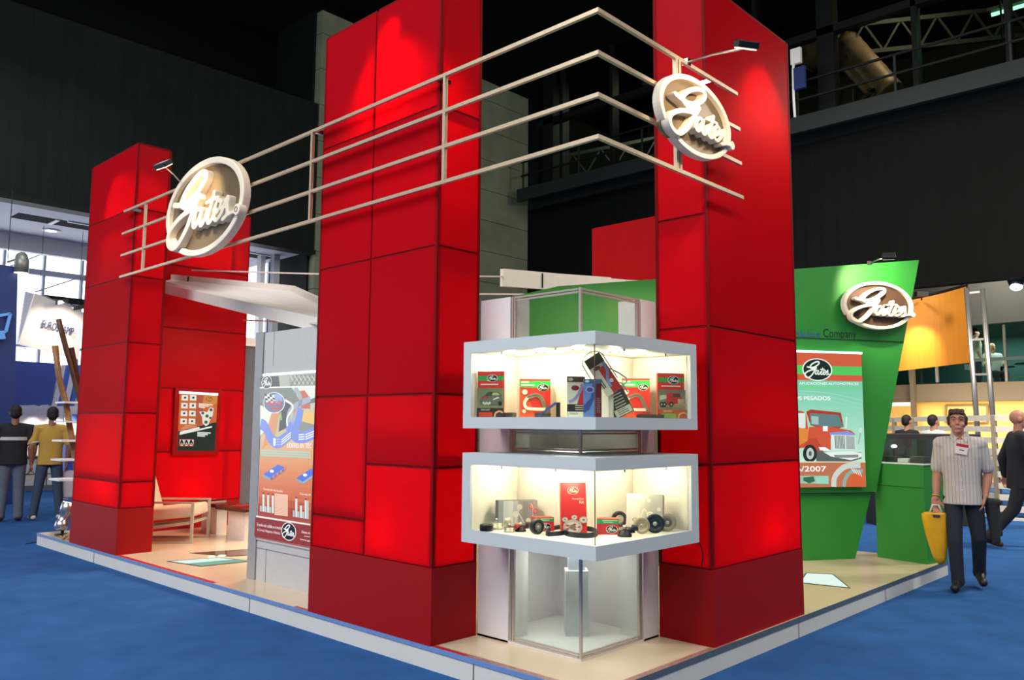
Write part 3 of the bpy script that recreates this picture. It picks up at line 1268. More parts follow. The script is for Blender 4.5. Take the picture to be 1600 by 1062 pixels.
def case(label, z0, z1, o0, o1, ends):
    t = thing('display_case', ((CX + CX1) / 2, (CY + CY1) / 2, z0), label, 'display case', 'corner display cases')
    oy, ox = ends
    e = 0.018
    b = MB(M_case)
    for za, zb in ((o1, z1), (z0, o0)):
        b.box(CX, CX + e, CY, CY1, za, zb)
        b.box(CX + e, CX1, CY, CY + e, za, zb)
    b.box(CX, CX + e, oy, CY1, o0, o1)
    b.box(ox, CX1, CY, CY + e, o0, o1)
    b.box(CX + e, 0.41, CY1 - e, CY1, z0, z1)
    b.box(CX1 - e, CX1, CY + e, 0.43, z0, z1)
    b.build('shell', t)
    b = MB(M_case)
    b.box(CX + e, CX1 - e, CY + e, CY1 - e, z0, z0 + .012)
    b.build('bottom_board', t)
    b = MB(M_case)
    b.box(CX + e, CX1 - e, CY + e, CY1 - e, z1 - .012, z1)
    b.build('top_board', t)
    b = MB(M_casein)
    b.box(CX + e, CX1 - e, CY + e, CY1 - e, o0 - .012, o0)
    b.box(CX + e, CX1 - e, CY + e, CY1 - e, o1, o1 + .012)
    b.box(CX + e, .55, oy, oy + .012, o0, o1)
    b.box(ox, ox + .012, CY + e, .55, o0, o1)
    k = 0.5
    b.box(k, k + .012, k, oy, o0, o1)
    b.box(k + .012, ox, k, k + .012, o0, o1)
    b.build('lining', t)
    b = MB(M_glass)
    b.box(CX + .024, CX + .03, CY + .024, oy, o0, o1)
    b.build('glass_pane', t)
    b = MB(M_glass)
    b.box(CX + .03, ox, CY + .024, CY + .03, o0, o1)
    b.build('glass_pane', t)
    b = MB(mat('glass_edge', '#6d5a3c', 0.3))
    b.box(CX + .022, CX + .026, CY + .022, CY + .026, o0, o1)
    b.build('glass_joint', t)
    for k in (0.32, 0.76):
        b = MB(M_chrome)
        b.cyl((CX + .034, CY + k * (oy - CY), o1 - .001), (CX + .034, CY + k * (oy - CY), o1 - .018), .006, n=10)
        b.build('glass_clip', t)
        b = MB(M_chrome)
        b.cyl((CX + k * (ox - CX), CY + .034, o1 - .001), (CX + k * (ox - CX), CY + .034, o1 - .018), .006, n=10)
        b.build('glass_clip', t)
    return t


def case_lamp(t, x, y, z, power, lit=True, tgt=None):
    b = MB(mat('lamp_ring', '#8a7a62', 0.3, metal=0.7))
    b.lathe([(0.024, 0), (0.04, -.001), (0.042, .003), (0.024, .003), (0.024, 0)], (x, y, z - .004))
    r = b.build('recessed_lamp', t)
    m = MB(glow('halogen_bulb', '#fff0d0', 6) if lit else mat('lamp_cup', '#5b5040', 0.3, metal=.6))
    m.lathe([(0.0, 0.002), (0.022, 0.002), (0.022, .004)], (x, y, z - .004))
    m.build('bulb', r)
    bulb((x, y, z - .04), power, (1.0, 0.86, 0.64), 0.022)


cu = case('upper corner display case holding brochures and belt packages', 1.514, 2.063, 1.584, 1.989, (1.047, 1.066))
cl_ = case('lower corner display case holding boxes, pulleys and a drive belt', 0.806, 1.36, 0.886, 1.288, (1.04, 1.055))
for y, x in ((.92, .3), (.66, .3), (.36, .3)):
    case_lamp(cu, x, y, 1.989, 3.8, lit=(y == .66))
for x, y in ((.56, .28), (.84, .28)):
    case_lamp(cu, x, y, 1.989, 3.8, lit=(x < .6))
for y in (.85, .58):
    case_lamp(cl_, .3, y, 1.288, 3.6)
for x in (.3, .56, .86):
    case_lamp(cl_, x, .27, 1.288, 3.6)

b = MB(M_blackp)
b.tube(catmull([P(u, v, 'x', 1.236) for u, v in ((1091, 846), (1096, 856), (1098, 868), (1096, 884))], 4), .0035, 6)
b.build('case_cable', label='thin black cable hanging down beside the lower display case on the red tower', cat='cable')

# ================================================================ GREY WALL WITH BACKLIT POSTER
GX = 0.35
M_greyw = mat('grey_panel_board', '#c4c1be', 0.55, noise=0.03)
t = thing('grey_partition', (GX + .15, 3.5, ZP), 'grey partition wall beside the centre tower carrying a tall backlit poster', 'partition')
b = MB(M_greyw)
b.box(GX, GX + .3, 2.7, 4.08, ZP, 2.36)
b.build('body', t)
b = MB(mat('grey_end_post', '#9b9998', 0.5))
b.box(GX - .012, GX + .3, 4.085, 4.22, ZP, 2.37)
b.build('end_post', t)
b = MB(mat('panel_joint', '#77757a', 0.8))
b.box(GX - .002, GX, 2.7, 4.08, .425, .431)
b.box(GX - .002, GX, 3.915, 3.920, ZP, .425)
b.box(GX - .002, GX, 3.915, 3.919, 2.05, 2.36)
b.build('board_joint', t)
# poster
OX = GX - 0.012
t = thing('backlit_poster', (OX, 3.4, .515), 'tall orange and green backlit poster with blue belts and bar charts on grey partition', 'poster')
b = MB(M_greyw)
b.box(OX, GX, 2.72, 4.075, .50, 1.985)
b.build('light_box', t)
pr = Print((OX, 4.065, .515), (0, -1, 0), (0, 0, 1), 0.95)
A = lambda X, Y: (380 + X / 6.633, 560 + Y / 6.6375)
B = lambda X, Y: (390 + X / 6.636, 700 + Y / 6.6375)
H, Wd = 1.46, 1.33
stops = [(0, '#b06a5a'), (.05, '#a35044'), (.2, '#a9452f'), (.25, '#cf6a44'), (.42, '#d8864f'), (.55, '#dca066'), (.62, '#c8b389'), (.72, '#b3b795'), (.9, '#c2c8ae'), (1, '#9aa093')]


def ramp(f):
    for (a, ca), (c, cb) in zip(stops, stops[1:]):
        if f <= c:
            k = (f - a) / (c - a)
            ra, rb = [int(ca[i:i + 2], 16) for i in (1, 3, 5)], [int(cb[i:i + 2], 16) for i in (1, 3, 5)]
            return '#%02x%02x%02x' % tuple(round(x + (y - x) * k) for x, y in zip(ra, rb))


for i in range(24):
    pr.rect(0, H * i / 24, Wd, H * (i + 1) / 24, ramp((i + .5) / 24))
# upper picture
pr.ps([A(180, 190), A(800, 130), A(800, 300), A(180, 300)], '#a9aca0')
pr.ps([A(180, 190), A(370, 182), A(385, 300), A(180, 302)], '#3b3f3c')
pr.ps([A(480, 180), A(800, 150), A(800, 285), A(485, 296)], '#8f948a')
for k in range(7):
    pr.pl([A(490 + k * 45, 180), A(560 + k * 45, 292)], .012, '#c3c6ba', False)
    pr.pl([A(560 + k * 45, 172), A(490 + k * 45, 294)], .012, '#6d726b', False)
pr.ps([A(180, 302), A(500, 300), A(600, 420), A(460, 600), A(300, 560), A(180, 470)], '#6f7b72')
pr.ps([A(180, 480), A(300, 560), A(250, 720), A(180, 800)], '#dfe8d4')
pr.ps([A(300, 560), A(380, 560), A(330, 800), A(200, 940), A(260, 700)], '#cf8a58')
pr.ps([A(420, 420), A(520, 480), A(450, 720), A(370, 760), A(390, 560)], '#2f332f')
pr.ps([A(520, 300), A(800, 290), A(800, 460), A(600, 470), A(560, 380)], '#d8ded0')
pr.ps([A(560, 340), A(640, 330), A(690, 400), A(700, 520), A(600, 520)], '#bf5a3c')
pr.ps([A(540, 480), A(600, 470), A(570, 640), A(510, 640)], '#c5763f')
pr.ps([A(610, 540), A(800, 560), A(800, 700), A(620, 650)], '#e2b45c')
pr.ps([A(600, 650), A(800, 700), A(800, 760), A(580, 760)], '#7d8379')
pr.ps([A(600, 470), A(800, 380), A(800, 450), A(640, 475)], '#5e6668')
pr.pl([A(540, 300), A(600, 420), A(560, 560), A(470, 700), A(480, 560), A(560, 480), A(700, 420)], .05, '#9aa6b4')
pr.pl([A(440, 430), A(520, 500), A(460, 620), A(470, 720)], .02, '#eef0e4')
pr.pl([A(390, 560), A(400, 640)], .03, '#7cae5e')
# blue belts
pr.pl([A(186, 680), A(230, 705), A(300, 840), A(370, 870), A(470, 800), A(560, 690), A(600, 520)], .10, '#6a84d8')
pr.pl([A(470, 690), A(540, 800), A(640, 810), A(800, 740)], .10, '#6a84d8')
for k in range(3):
    pr.pt('BELT'[0:0] or '===', A(335, 850 + k * 26), A(390, 845 + k * 26), A(335, 832 + k * 26)[1], '#f2f4ff')
    pr.pl([A(400, 845 + k * 24), A(500, 765 + k * 24)], .009, '#f2f4ff', False)
    pr.pl([A(580, 790 + k * 24), A(640, 786 + k * 24)], .009, '#f2f4ff', False)
    pr.pl([A(650, 790 + k * 24), A(780, 735 + k * 24)], .009, '#f2f4ff', False)
pr.ps([A(318, 825), A(340, 825), A(340, 905), A(318, 905)], '#eef2ff')
# round racing badge with chequered flag
pr.pd(*A(328, 458), 17.0, 16.6, '#dfe6e6')
pr.pd(*A(326, 458), 15.8, 15.6, '#5a6f92')
pr.pd(*A(350, 420), 9.5, 8.5, '#88a0cc')
for i in range(4):
    for j in range(4):
        X, Y = 225 + i * 26 + j * 5, 365 + j * 22 + i * 5
        pr.ps([A(X, Y), A(X + 26, Y + 5), A(X + 31, Y + 27), A(X + 5, Y + 22)], '#f2f2ee' if (i + j) % 2 else '#15181a')
pr.pl([A(240, 470), A(290, 455), A(300, 485), A(330, 445), A(350, 475), A(385, 445), A(405, 480)], .02, '#c2423a')
pr.pl([A(290, 510), A(350, 525), A(400, 500)], .02, '#c2423a')
pr.pl([A(180, 302), A(800, 288)], .012, '#eef2ea', False)
pr.plogo(*A(252, 247), 15.5, '#e8eee8', '#33443f')
pr.pt('LÍDERES EN TEC', A(462, 922), A(716, 928), A(462, 875)[1], '#ffffff', .02)
# small text strip
for k in range(3):
    pr.pl([B(130, 22 + k * 24), B(640, 45 + k * 26)], .016, '#a9c2ac', False)
# belts in blue blocks
for x0, y0, big in ((150, 270, 0), (495, 310, 1)):
    pr.ps([B(x0, y0), B(x0 + 150, y0 - 100), B(x0 + 225, y0 - 70), B(x0 + 70, y0 + 35)], '#4a6ad2')
    pr.ps([B(x0, y0), B(x0 + 70, y0 + 35), B(x0 + 70, y0 + 62), B(x0, y0 + 30)], '#7fa6b0')
    pr.ps([B(x0 + 70, y0 + 35), B(x0 + 225, y0 - 70), B(x0 + 222, y0 - 45), B(x0 + 70, y0 + 62)], '#8fb0c0' if big else '#c58f92')
    if not big:
        for k in range(4):
            X, Y = x0 + 75 + k * 40, y0 + 35 - k * 27
            pr.ps([B(X, Y), B(X + 24, Y - 16), B(X + 22, Y + 12), B(X, Y + 28)], '#4c62a8')
    pr.pd(*B(x0 + 90, y0 - 32), 3.2, 2.4, '#f4f6ff')
pr.pt('Correas de distribución', B(152, 430), B(352, 458), B(152, 408)[1], '#fff6ea', .015)
pr.pt('Correas M', B(528, 480), B(640, 494), B(528, 458)[1], '#fff6ea', .015)


def chart(x0, y0, cols):
    for k, h in enumerate(cols):
        X = x0 + k * 24 * 1.02
        w = 17 if k % 2 == 0 else 21
        pr.ps([B(X, y0 + k * 4), B(X + w, y0 + k * 4 + 3), B(X + w, y0 + k * 4 + 3 - h), B(X, y0 + k * 4 - h)], '#d8e6e2' if k % 2 else '#b9ccc8')
        if k % 2:
            pr.pd(*B(X + w / 2, y0 + k * 4 - h - 12), 1.6, 1.6, '#8c4a36')


chart(118, 652, (58, 180, 60, 180, 62, 182))
chart(460, 708, (64, 190, 62, 128, 66, 190, 190))
for k in range(14):
    pr.pl([B(270, 475 + k * 16), B(408, 490 + k * 16)], .011, '#f0c9ae', False)
pr.pl([B(80, 708), B(640, 796)], .02, '#f4e8e0', False)
pr.ps([B(70, 712), B(640, 800), B(640, 1020), B(60, 912)], '#8f3531')
pr.pt('El nombre más confiable en el mundo', B(88, 802), B(340, 842), B(88, 770)[1], '#fbf3ee', .015)
pr.pt('en Correas, Mangueras e Hidráulica', B(92, 852), B(330, 894), B(92, 824)[1], '#fbf3ee', .015)
pr.plogo(*B(418, 862), 21.5, '#f3f3ee', '#12201c')
pr.pt('Gates A', B(550, 875), B(640, 892), B(550, 850)[1], '#fbf3ee', .015)
pr.pt('www', B(580, 915), B(640, 922), B(580, 900)[1], '#fbf3ee', .015)
pr.pt('www.ga', B(535, 948), B(640, 968), B(535, 930)[1], '#fbf3ee', .015)
pr.build('print', t)
b = MB(glow('tube_edge', '#f4fbff', 2.2))
b.box(OX - .004, OX, 2.74, 4.065, 1.962, 1.98)
b.build('lit_edge', t)

# ================================================================ LOUNGE
# framed poster on the lounge wall
Cc = lambda X, Y: (260 + X / 8.844, 600 + Y / 8.85)
fz0, fz1 = P(310, 711, 'y', YW - .04).z, P(310, 607, 'y', YW - .04).z
fx0, fx1 = P(271, 660, 'y', YW - .04).x, P(344, 660, 'y', YW - .04).x
t = thing('framed_poster', ((fx0 + fx1) / 2, YW - .02, fz0), 'orange and black backlit poster in dark red frame on lounge wall', 'poster')
b = MB(mat('frame_dark_red', '#8a0a10', 0.6, spec=0.1))
b.box(fx0, fx1, YW - .045, YW - .002, fz0, fz1)
b.build('frame', t, bevel=.006)
pr = Print((fx0, YW - .046, fz0), (1, 0, 0), (0, 0, 1), 0.8)
pr.ps([Cc(185, 110), Cc(710, 140), Cc(665, 920), Cc(148, 915)], '#cf6a3a')
pr.ps([Cc(420, 150), Cc(520, 150), Cc(480, 580), Cc(400, 640)], '#b35b45')
pr.ps([Cc(520, 150), Cc(708, 160), Cc(700, 250), Cc(620, 330), Cc(500, 260)], '#d48a4a')
pr.ps([Cc(165, 650), Cc(690, 525), Cc(667, 920), Cc(148, 915)], '#27332f')
for i in range(4):
    for j in range(2):
        X, Y = 212 + j * 115 - i * 6, 150 + i * 108
        pr.ps([Cc(X, Y), Cc(X + 88, Y + 4), Cc(X + 86, Y + 78), Cc(X - 3, Y + 74)], '#eaf0e6')
        pr.pd(*Cc(X + 44, Y + 38), 2.0, 1.7, '#56605a')
        pr.pd(*Cc(X + 52, Y + 30), 1.0, .9, '#2f3834')
pr.plogo(*Cc(588, 205), 12, '#d9a24c', '#a5672f')
for k in range(3):
    pr.pl([Cc(445, 272 + k * 20), Cc(635 - k * 50, 285 + k * 20)], .018, '#f2e2cf', False)
pr.ps([Cc(450, 380), Cc(520, 375), Cc(560, 390), Cc(600, 320), Cc(650, 330), Cc(640, 430), Cc(600, 500), Cc(580, 560), Cc(540, 580), Cc(500, 540), Cc(490, 450)], '#e3e8de')
for X, Y, r in ((500, 400, 2.2), (560, 440, 2.6), (615, 355, 2.4), (545, 525, 2.6), (605, 465, 1.8)):
    pr.pd(*Cc(X, Y), r, r, '#4c5a52')
for k in range(4):
    pr.pl([Cc(250 - k * 22, 575 + k * 22), Cc(420, 560 + k * 20)], .008, '#e8b090', False)
pr.pl([Cc(185, 668), Cc(455, 602)], .022, '#eef2ec', False)
pr.pl([Cc(180, 690), Cc(628, 588)], .022, '#eef2ec', False)
for k in range(3):
    pr.pl([Cc(425, 668 + k * 22), Cc(610 - k * 40, 675 + k * 22)], .018, '#dfe6e2', False)
pr.ps([Cc(172, 755), Cc(382, 762), Cc(378, 862), Cc(168, 856)], '#a5392e')
for k in range(3):
    pr.ps([Cc(185 + k * 65, 765), Cc(243 + k * 65, 768), Cc(240 + k * 65, 832), Cc(182 + k * 65, 828)], '#e9eee6')
    pr.pl([Cc(195 + k * 65, 825), Cc(208 + k * 65, 775), Cc(228 + k * 65, 825)], .02, '#1c2420')
    pr.pl([Cc(190 + k * 65, 845), Cc(228 + k * 65, 847)], .014, '#f2dcd4', False)
pr.build('print', t)
b = MB(glow('tube_edge', '#f4fbff', 2.2))
p0, p1 = P(*Cc(180, 112), 'y', YW - .05), P(*Cc(712, 142), 'y', YW - .05)
b.bar(p0, p1, .012, .03)
b.build('lit_edge', t)

# lounge chair: cream cushions in a flat metal frame, turned to the right
M_cush = mat('cream_leather', '#d9c4a9', 0.5, noise=0.04, bump=.05, bscale=90)
M_frame = mat('warm_grey_metal', '#bdb4a2', 0.4, metal=0.2)
ang = math.atan2(-0.727, 0.687)
t = thing('lounge_chair', (0.655, 6.90, ZP), 'cream leather lounge chair with flat metal frame before lounge wall', 'chair', rz=ang)
# local frame: +x = where the sitter looks (right in the photo), -y = towards the viewer
SW, D0, D1, AH = 0.52, -0.28, 0.44, 0.475
for sy in (0, 1):
    b = MB(M_frame)
    y = 0 if sy == 0 else SW
    b.box(D0, D1, y - .012, y + .012, 0.0, .018)
    b.box(D0, D1, y - .012, y + .012, AH - .022, AH)
    b.box(D1 - .03, D1, y - .012, y + .012, .018, AH - .022)
    b.box(D0, D0 + .03, y - .012, y + .012, .018, AH - .022)
    b.build('side_frame', t, local=True)
b = MB(M_frame)
b.bar((D0 + .05, .0, .15), (D1 - .05, .0, .235), .02, .035)
b.bar((D0 + .05, SW, .15), (D1 - .05, SW, .235), .02, .035)
b.bar((D0 + .05, 0, .15), (D0 + .05, SW, .15), .03)
b.bar((D1 - .05, 0, .235), (D1 - .05, SW, .235), .03)
b.build('seat_rail', t, local=True)


def cushion(name, c, rx, sx, sy, sz, mt, parent):
    bm = MB(mt)
    M = Matrix.Translation(c) @ Matrix.Rotation(rx, 4, 'Y')
    pts = [M @ Vector((x * sx / 2, y * sy / 2, z * sz / 2)) for z in (-1, 1) for x, y in ((-1, -1), (1, -1), (1, 1), (-1, 1))]
    bm.hexa(pts[:4], pts[4:])
    o = bm.build(name, parent, local=True)
    md = o.modifiers.new('soft', 'BEVEL')
    md.width = .035
    md.segments = 4
    for p in o.data.polygons:
        p.use_smooth = True
    return o


cushion('seat_cushion', (0.07, SW / 2, .335), -.1, .72, SW - .04, .14, M_cush, t)
cushion('back_cushion', (-0.25, SW / 2, .60), -.3, .13, SW - .04, .62, M_cush, t)

# two low side tables: white block foot, dark board top
M_blk = mat('white_block', '#ddd3cb', 0.5)
M_wood = mat('dark_red_wood', '#4a1510', 0.3, noise=0.2, scale=8)
for k, (qa, qb, qc, lab) in enumerate((((314, 831), (337.6, 835), (348, 834), 'low side table of dark board on white block nearer the lounge wall'), ((355, 840.5), (381.7, 845), (390, 844), 'low side table of dark board on white block beside grey partition'))):
    a, c2, e_ = [P(*q, 'z', ZP) for q in (qa, qb, qc)]
    d = (c2 - a).normalized()
    n = Vector((-d.y, d.x, 0))
    if n.dot(e_ - c2) < 0:
        n = -n
    L, dp = (c2 - a).length, min(max((e_ - c2).dot(n), .14), .22)
    t = thing('side_table', a + d * L / 2 + n * dp / 2, lab, 'table', 'low side tables in the lounge')
    b = MB(M_blk)
    b.obox(a + d * L / 2 + n * dp / 2 + Vector((0, 0, .17)), d, n, (0, 0, 1), L / 2, dp / 2, .17)
    b.build('block_foot', t)
    b = MB(M_wood)
    tc_ = a + d * (L / 2 - .05) + n * dp / 2 + Vector((0, 0, .36))
    b.obox(tc_, d, n, (0, 0, 1), L / 2 + .13, dp / 2 + .07, .02)
    b.build('tabletop', t, bevel=.004)
    if k == 0:
        t1, d1, n1 = tc_ + Vector((0, 0, .02)), d, n
    else:
        t2 = tc_ + d * .08 + Vector((-.05, -.05, .02))
t = thing('magazine', t1, 'open magazine with tan edge lying on the rear side table', 'magazine')
b = MB(mat('magazine_pages', '#b98a74', 0.5, noise=.3, scale=30))
b.obox(t1 + Vector((0, 0, .014)), d1, n1, (0, 0, 1), .14, .11, .012)
b.build('pages', t)
b = MB(mat('magazine_cover', '#7d2b22', 0.35))
b.obox(t1 + Vector((0, 0, .029)), d1 + Vector((0, 0, .12)), n1, (0, 0, 1), .15, .115, .003)
b.build('cover', t)
b = MB(mat('red_booklet', '#8d2a20', 0.4))
b.obox(t2 + Vector((.05, .05, .012)), (1, .3, 0), (-.3, 1, 0), (0, 0, 1), .13, .1, .012)
b.build('booklet', label='red booklet lying on the side table next to grey partition', cat='booklet')

# pleated silver blind with white head rail
t = thing('pleated_blind', (2.6, 8.0, 0.5), 'silver vertical pleated blind hanging right of the lounge wall', 'blind')
b = MB(mat('silver_slats', '#a4acba', 0.5, metal=0.25))
x0, x1 = P(375, 768, 'y', 8.0).x + .01, P(398, 768, 'y', 8.0).x + .1
z0, z1 = P(392, 786, 'y', 8.0).z, P(392, 541, 'y', 8.0).z
n = 18
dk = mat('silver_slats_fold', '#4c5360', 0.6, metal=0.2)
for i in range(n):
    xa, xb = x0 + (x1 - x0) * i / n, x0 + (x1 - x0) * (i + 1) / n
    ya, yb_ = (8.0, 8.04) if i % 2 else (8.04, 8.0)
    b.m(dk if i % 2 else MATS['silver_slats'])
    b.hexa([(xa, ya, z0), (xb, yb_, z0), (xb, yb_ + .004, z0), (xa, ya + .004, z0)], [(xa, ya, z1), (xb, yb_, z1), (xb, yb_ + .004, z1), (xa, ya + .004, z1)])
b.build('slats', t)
b = MB(M_white)
zt = P(392, 528, 'y', 8.0).z
b.box(x0 - .05, x1, 7.97, 8.08, z1, zt)
b.build('head_rail', t)

# ================================================================ CANOPIES
M_sail = mat('canopy_fabric', '#e6ddd2', 0.85, noise=0.02)
M_sailf = mat('canopy_frame', '#ded5c8', 0.6, noise=0.03)


def canopy(label, c4, h, wd=.05):
    """c4: corner points of the frame's top edge, in order; h: fascia height"""
    c4 = [Vector(p) for p in c4]
    t = thing('fabric_canopy', sum(c4, Vector()) / len(c4), label, 'canopy', 'tilted fabric canopies')
    dn = Vector((0, 0, -h))
    for i in range(len(c4)):
        p, q = c4[i], c4[(i + 1) % len(c4)]
        b = MB(M_sailf)
        d = (q - p).normalized()
        nn = d.cross(Vector((0, 0, 1))).normalized() * wd / 2
        b.hexa([p + dn - nn, q + dn - nn, q + dn + nn, p + dn + nn], [p - nn, q - nn, q + nn, p + nn])
        b.build('fascia', t)
    b = MB(M_sail)
    m = [p + dn * .55 for p in c4]
    b.prism(m, (0, 0, .006))
    b.build('fabric', t)
    for i in range(2):
        b = MB(M_dsteel)
        p = c4[i].lerp(c4[(i + 1) % len(c4)], .3 + .4 * i)
        b.bar(p + dn * .1 + Vector((-.03, -.03, 0)), p + dn * .95 + Vector((-.03, -.03, 0)), .012)
        b.build('seam_clip', t)
    return t


canopy('white fabric canopy tilted over lounge, left of the centre tower', [PD(238, 426, 11.2), PD(457, 446, 9.4), PD(560, 492, 7.6), PD(500, 497, 7.0), PD(246, 441, 10.6)], .115)
canopy('white fabric canopy peeking out above the green partition behind display column', [PD(785, 420, 9.3), PD(975, 437, 10.6), PD(1040, 440, 12.6), PD(850, 426, 12.0)], .2)
M_cable = mat('white_cable', '#d6c9c0', 0.5)
for pts, lab in ((((300, 422, 10.6), (600, 431, 9.0)), 'taut white cable running above the lounge canopy'), (((640, 430, 7.5), (788, 432, 9.32)), 'upper taut white cable between centre tower and rear canopy'), (((640, 458, 8.6), (830, 460, 8.8)), 'lower taut white cable between centre tower and rear canopy'), (((381, 500, 10.95), (500, 505, 6.75)), 'taut cable running under the lounge canopy')):
    b = MB(M_cable)
    b.bar(PD(*pts[0]), PD(*pts[1]), .016)
    b.build('tension_cable', label=lab, cat='cable', group='canopy cables')

# ================================================================ LIT FLOOR HATCHES
M_hf = mat('hatch_frame', '#4b4238', 0.35, metal=.5)


def hatch(label, c4, parts):
    c4 = [Vector((x, y, ZP)) for x, y in c4]
    t = thing('floor_lightbox', sum(c4, Vector()) / 4, label, 'floor light', 'glazed light boxes set in the platform floor')
    b = MB(M_hf)
    c = sum(c4, Vector()) / 4
    for i in range(4):
        p, q = c4[i], c4[(i + 1) % 4]
        pi, qi = p.lerp(c, .07), q.lerp(c, .07)
        up_ = Vector((0, 0, .004))
        b.hexa([p, q, qi, pi], [p + up_, q + up_, qi + up_, pi + up_])
    b.build('frame', t)
    for nm, m_, f0, f1 in parts:
        ins = [p.lerp(c, .07) for p in c4]
        a, d_, e, f = ins[0].lerp(ins[1], f0), ins[0].lerp(ins[1], f1), ins[3].lerp(ins[2], f1), ins[3].lerp(ins[2], f0)
        b = MB(m_)
        u3 = Vector((0, 0, .003))
        b.hexa([a, d_, e, f], [a + u3, d_ + u3, e + u3, f + u3])
        b.build(nm, t)
    return t


M_lit = glow('lit_glass_white', '#eafff4', 0.95)
M_lit2 = glow('lit_glass_green', '#9fd6bd', 0.7)
M_dkglass = mat('dark_floor_glass', '#5b3a2c', 0.06, noise=.2, scale=6)
hatch('floor light box glowing white in front of the grey partition', [(0.215, 5.58), (0.32, 5.06), (0.84, 5.00), (0.70, 5.45)], [('lit_pane', M_lit, 0, .5), ('dim_pane', M_lit2, .5, 1)])
th = hatch('dark floor light box with two warm lamps behind the white one', [(0.62, 5.94), (0.80, 5.44), (1.45, 5.20), (1.30, 5.72)], [('glass_pane', M_dkglass, 0, 1)])
for u, v, r in ((331, 869, .032), (347, 868, .04)):
    b = MB(glow('warm_floor_lamp', '#ffdcae', 2.5))
    p = P(u, v, 'z', ZP + .003)
    b.lathe([(0, .004), (r, .004), (r, 0)], p)
    b.build('lamp', th)
hatch('floor light box glowing white at right beside the green partition', [(3.72, .58), (3.80, .15), (4.37, .535), (4.25, .75)], [('lit_pane', M_lit, 0, 1)])

# ================================================================ GREEN PARTITION
GP, GD = (4.9, 1.042), Vector((0.84, -0.54, 0)).normalized()
GN = Vector((-GD.y, GD.x, 0))
if GN.dot(CAM - Vector((4.9, 1.04, 0))) < 0:
    GN = -GN
GV = lambda u, v, off=0.0: PV(u, v, (GP[0] + GN.x * off, GP[1] + GN.y * off), (GD.x, GD.y))
M_green = mat('green_board', '#2b8a30', 0.5, noise=0.03, scale=4)
t = thing('green_partition', (4.0, 1.6, ZP), 'tall green partition with slanted right edge behind the right tower', 'partition')
top = [GV(806, 462), GV(872, 447), GV(1436, 406)]
edge = GV(1369, 768)
bot = GV(1341, 875)
bot.z = ZP
b = MB(M_green)
lo = GV(806, 770)
lo.z = edge.z
b.prism([lo, edge, top[2], top[1], top[0]], -GN * .12)
b.build('upper_board', t)
lo2, e2 = lo.copy(), edge.copy()
lo2.z = ZP
b = MB(M_green)
dd = -GN * .05
b.prism([lo2 + dd, bot + dd, e2 + dd - Vector((0, 0, .012)) - GD * .02, lo + dd - Vector((0, 0, .012))], -GN * .07)
b.build('lower_board', t)
b = MB(mat('green_joint', '#0d4a16', 0.6))
q0, q1 = GV(1240, 527, .002), GV(1412, 534, .002)
b.bar(q0, q1, .008, .012)
b.build('board_joint', t)
b = MB(mat('dark_blue_letters', '#4a5a9c', 0.4))
for txt, u0, u1, m_ in (('Tomkins', 1210, 1282, mat('dark_blue_letters', '#4a5a9c', 0.4)), ('Company', 1286, 1338, mat('dark_grey_letters', '#252a2c', 0.45))):
    b = MB(m_)
    p0, p1 = GV(u0, 526, .004), GV(u1, 526, .004)
    w_ = (p1 - p0).length
    vs, fs = text_mesh(txt, 1.0)
    k = w_ / max(v.x for v in vs)
    hk = (GV(u0, 512.5, .004).z - p0.z) / .72
    va = [b.bm.verts.new(p0 + GD * (v.x * k) + Vector((0, 0, v.y * hk))) for v in vs]
    for f in fs:
        b.face([va[i] for i in f])
    b.build('lettering', t)
oval_sign('oval script sign with dark brown face near the slanted green edge', GV(1368, 478, .06), GD, (0, 0, 1), .415, .075, M_brown, False, .88)
# its spotlight
gp = GV(1359, 411, .02)
gh = GV(1388, 402, .55)
arm_lamp('tiny arm spotlight on the top edge of the green partition', gp, gh, GV(1368, 470), GV(1372, 452), 110, 110)
# backlit truck poster
D = lambda X, Y: (1230 + X / 4.4286, 540 + Y / 4.425)
off = .05
c = [GV(1215, 760, off), GV(1353, 760, off), GV(1353, 550, off), GV(1215, 550, off)]
zb_, zt_ = c[1].z, GV(1349, 553, off).z
t = thing('backlit_poster', GV(1280, 760, off), 'backlit poster of a red truck with red and green header on green partition', 'poster')
pw = [GV(1190, 700, off), GV(1351, 700, off)]
b = MB(mat('light_box_edge', '#d6e2dc', .5))
q = [Vector((p.x, p.y, z)) for z in (zb_, zt_) for p in (pw[0], pw[1], pw[1] - GN * .05, pw[0] - GN * .05)]
b.hexa(q[:4], q[4:])
b.build('light_box', t)
pr = Print((pw[0].x, pw[0].y, zb_), GD, (0, 0, 1), 1.0)
Wp, Hp = (pw[1] - pw[0]).length, zt_ - zb_
for i in range(16):
    f = i / 15
    pr.rect(0, Hp * (.17 + .62 * i / 16), Wp, Hp * (.17 + .62 * (i + 1) / 16), '#%02x%02x%02x' % (round(190 - 75 * f), round(228 - 30 * f), round(205 - 40 * f)))
pr.rect(0, 0, Wp, Hp * .18, '#b8704e')
pr.rect(0, Hp * .79, Wp, Hp, '#c85a3a')
yy0, yy1 = pr.px(*D(300, 200))[1], pr.px(*D(300, 140))[1]
pr.rect(0, yy0, Wp, yy1, '#4fc25a')
yl = pr.px(*D(300, 285))[1]
pr.rect(0, yl - .012, Wp, yl, '#6fd07a')
pr.plogo(*D(207, 165), 44, '#dff0e4', '#1b2a26')
pr.pt('APLICACIONES AUTOMOTRICES', D(82, 268), D(492, 272), D(82, 250)[1], '#ffffff', .02)
for k in range(3):
    pr.pl([D(75, 310 + k * 22), D(300, 330 + k * 26), D(520, 380 + k * 30)], .008, '#9ad2be')
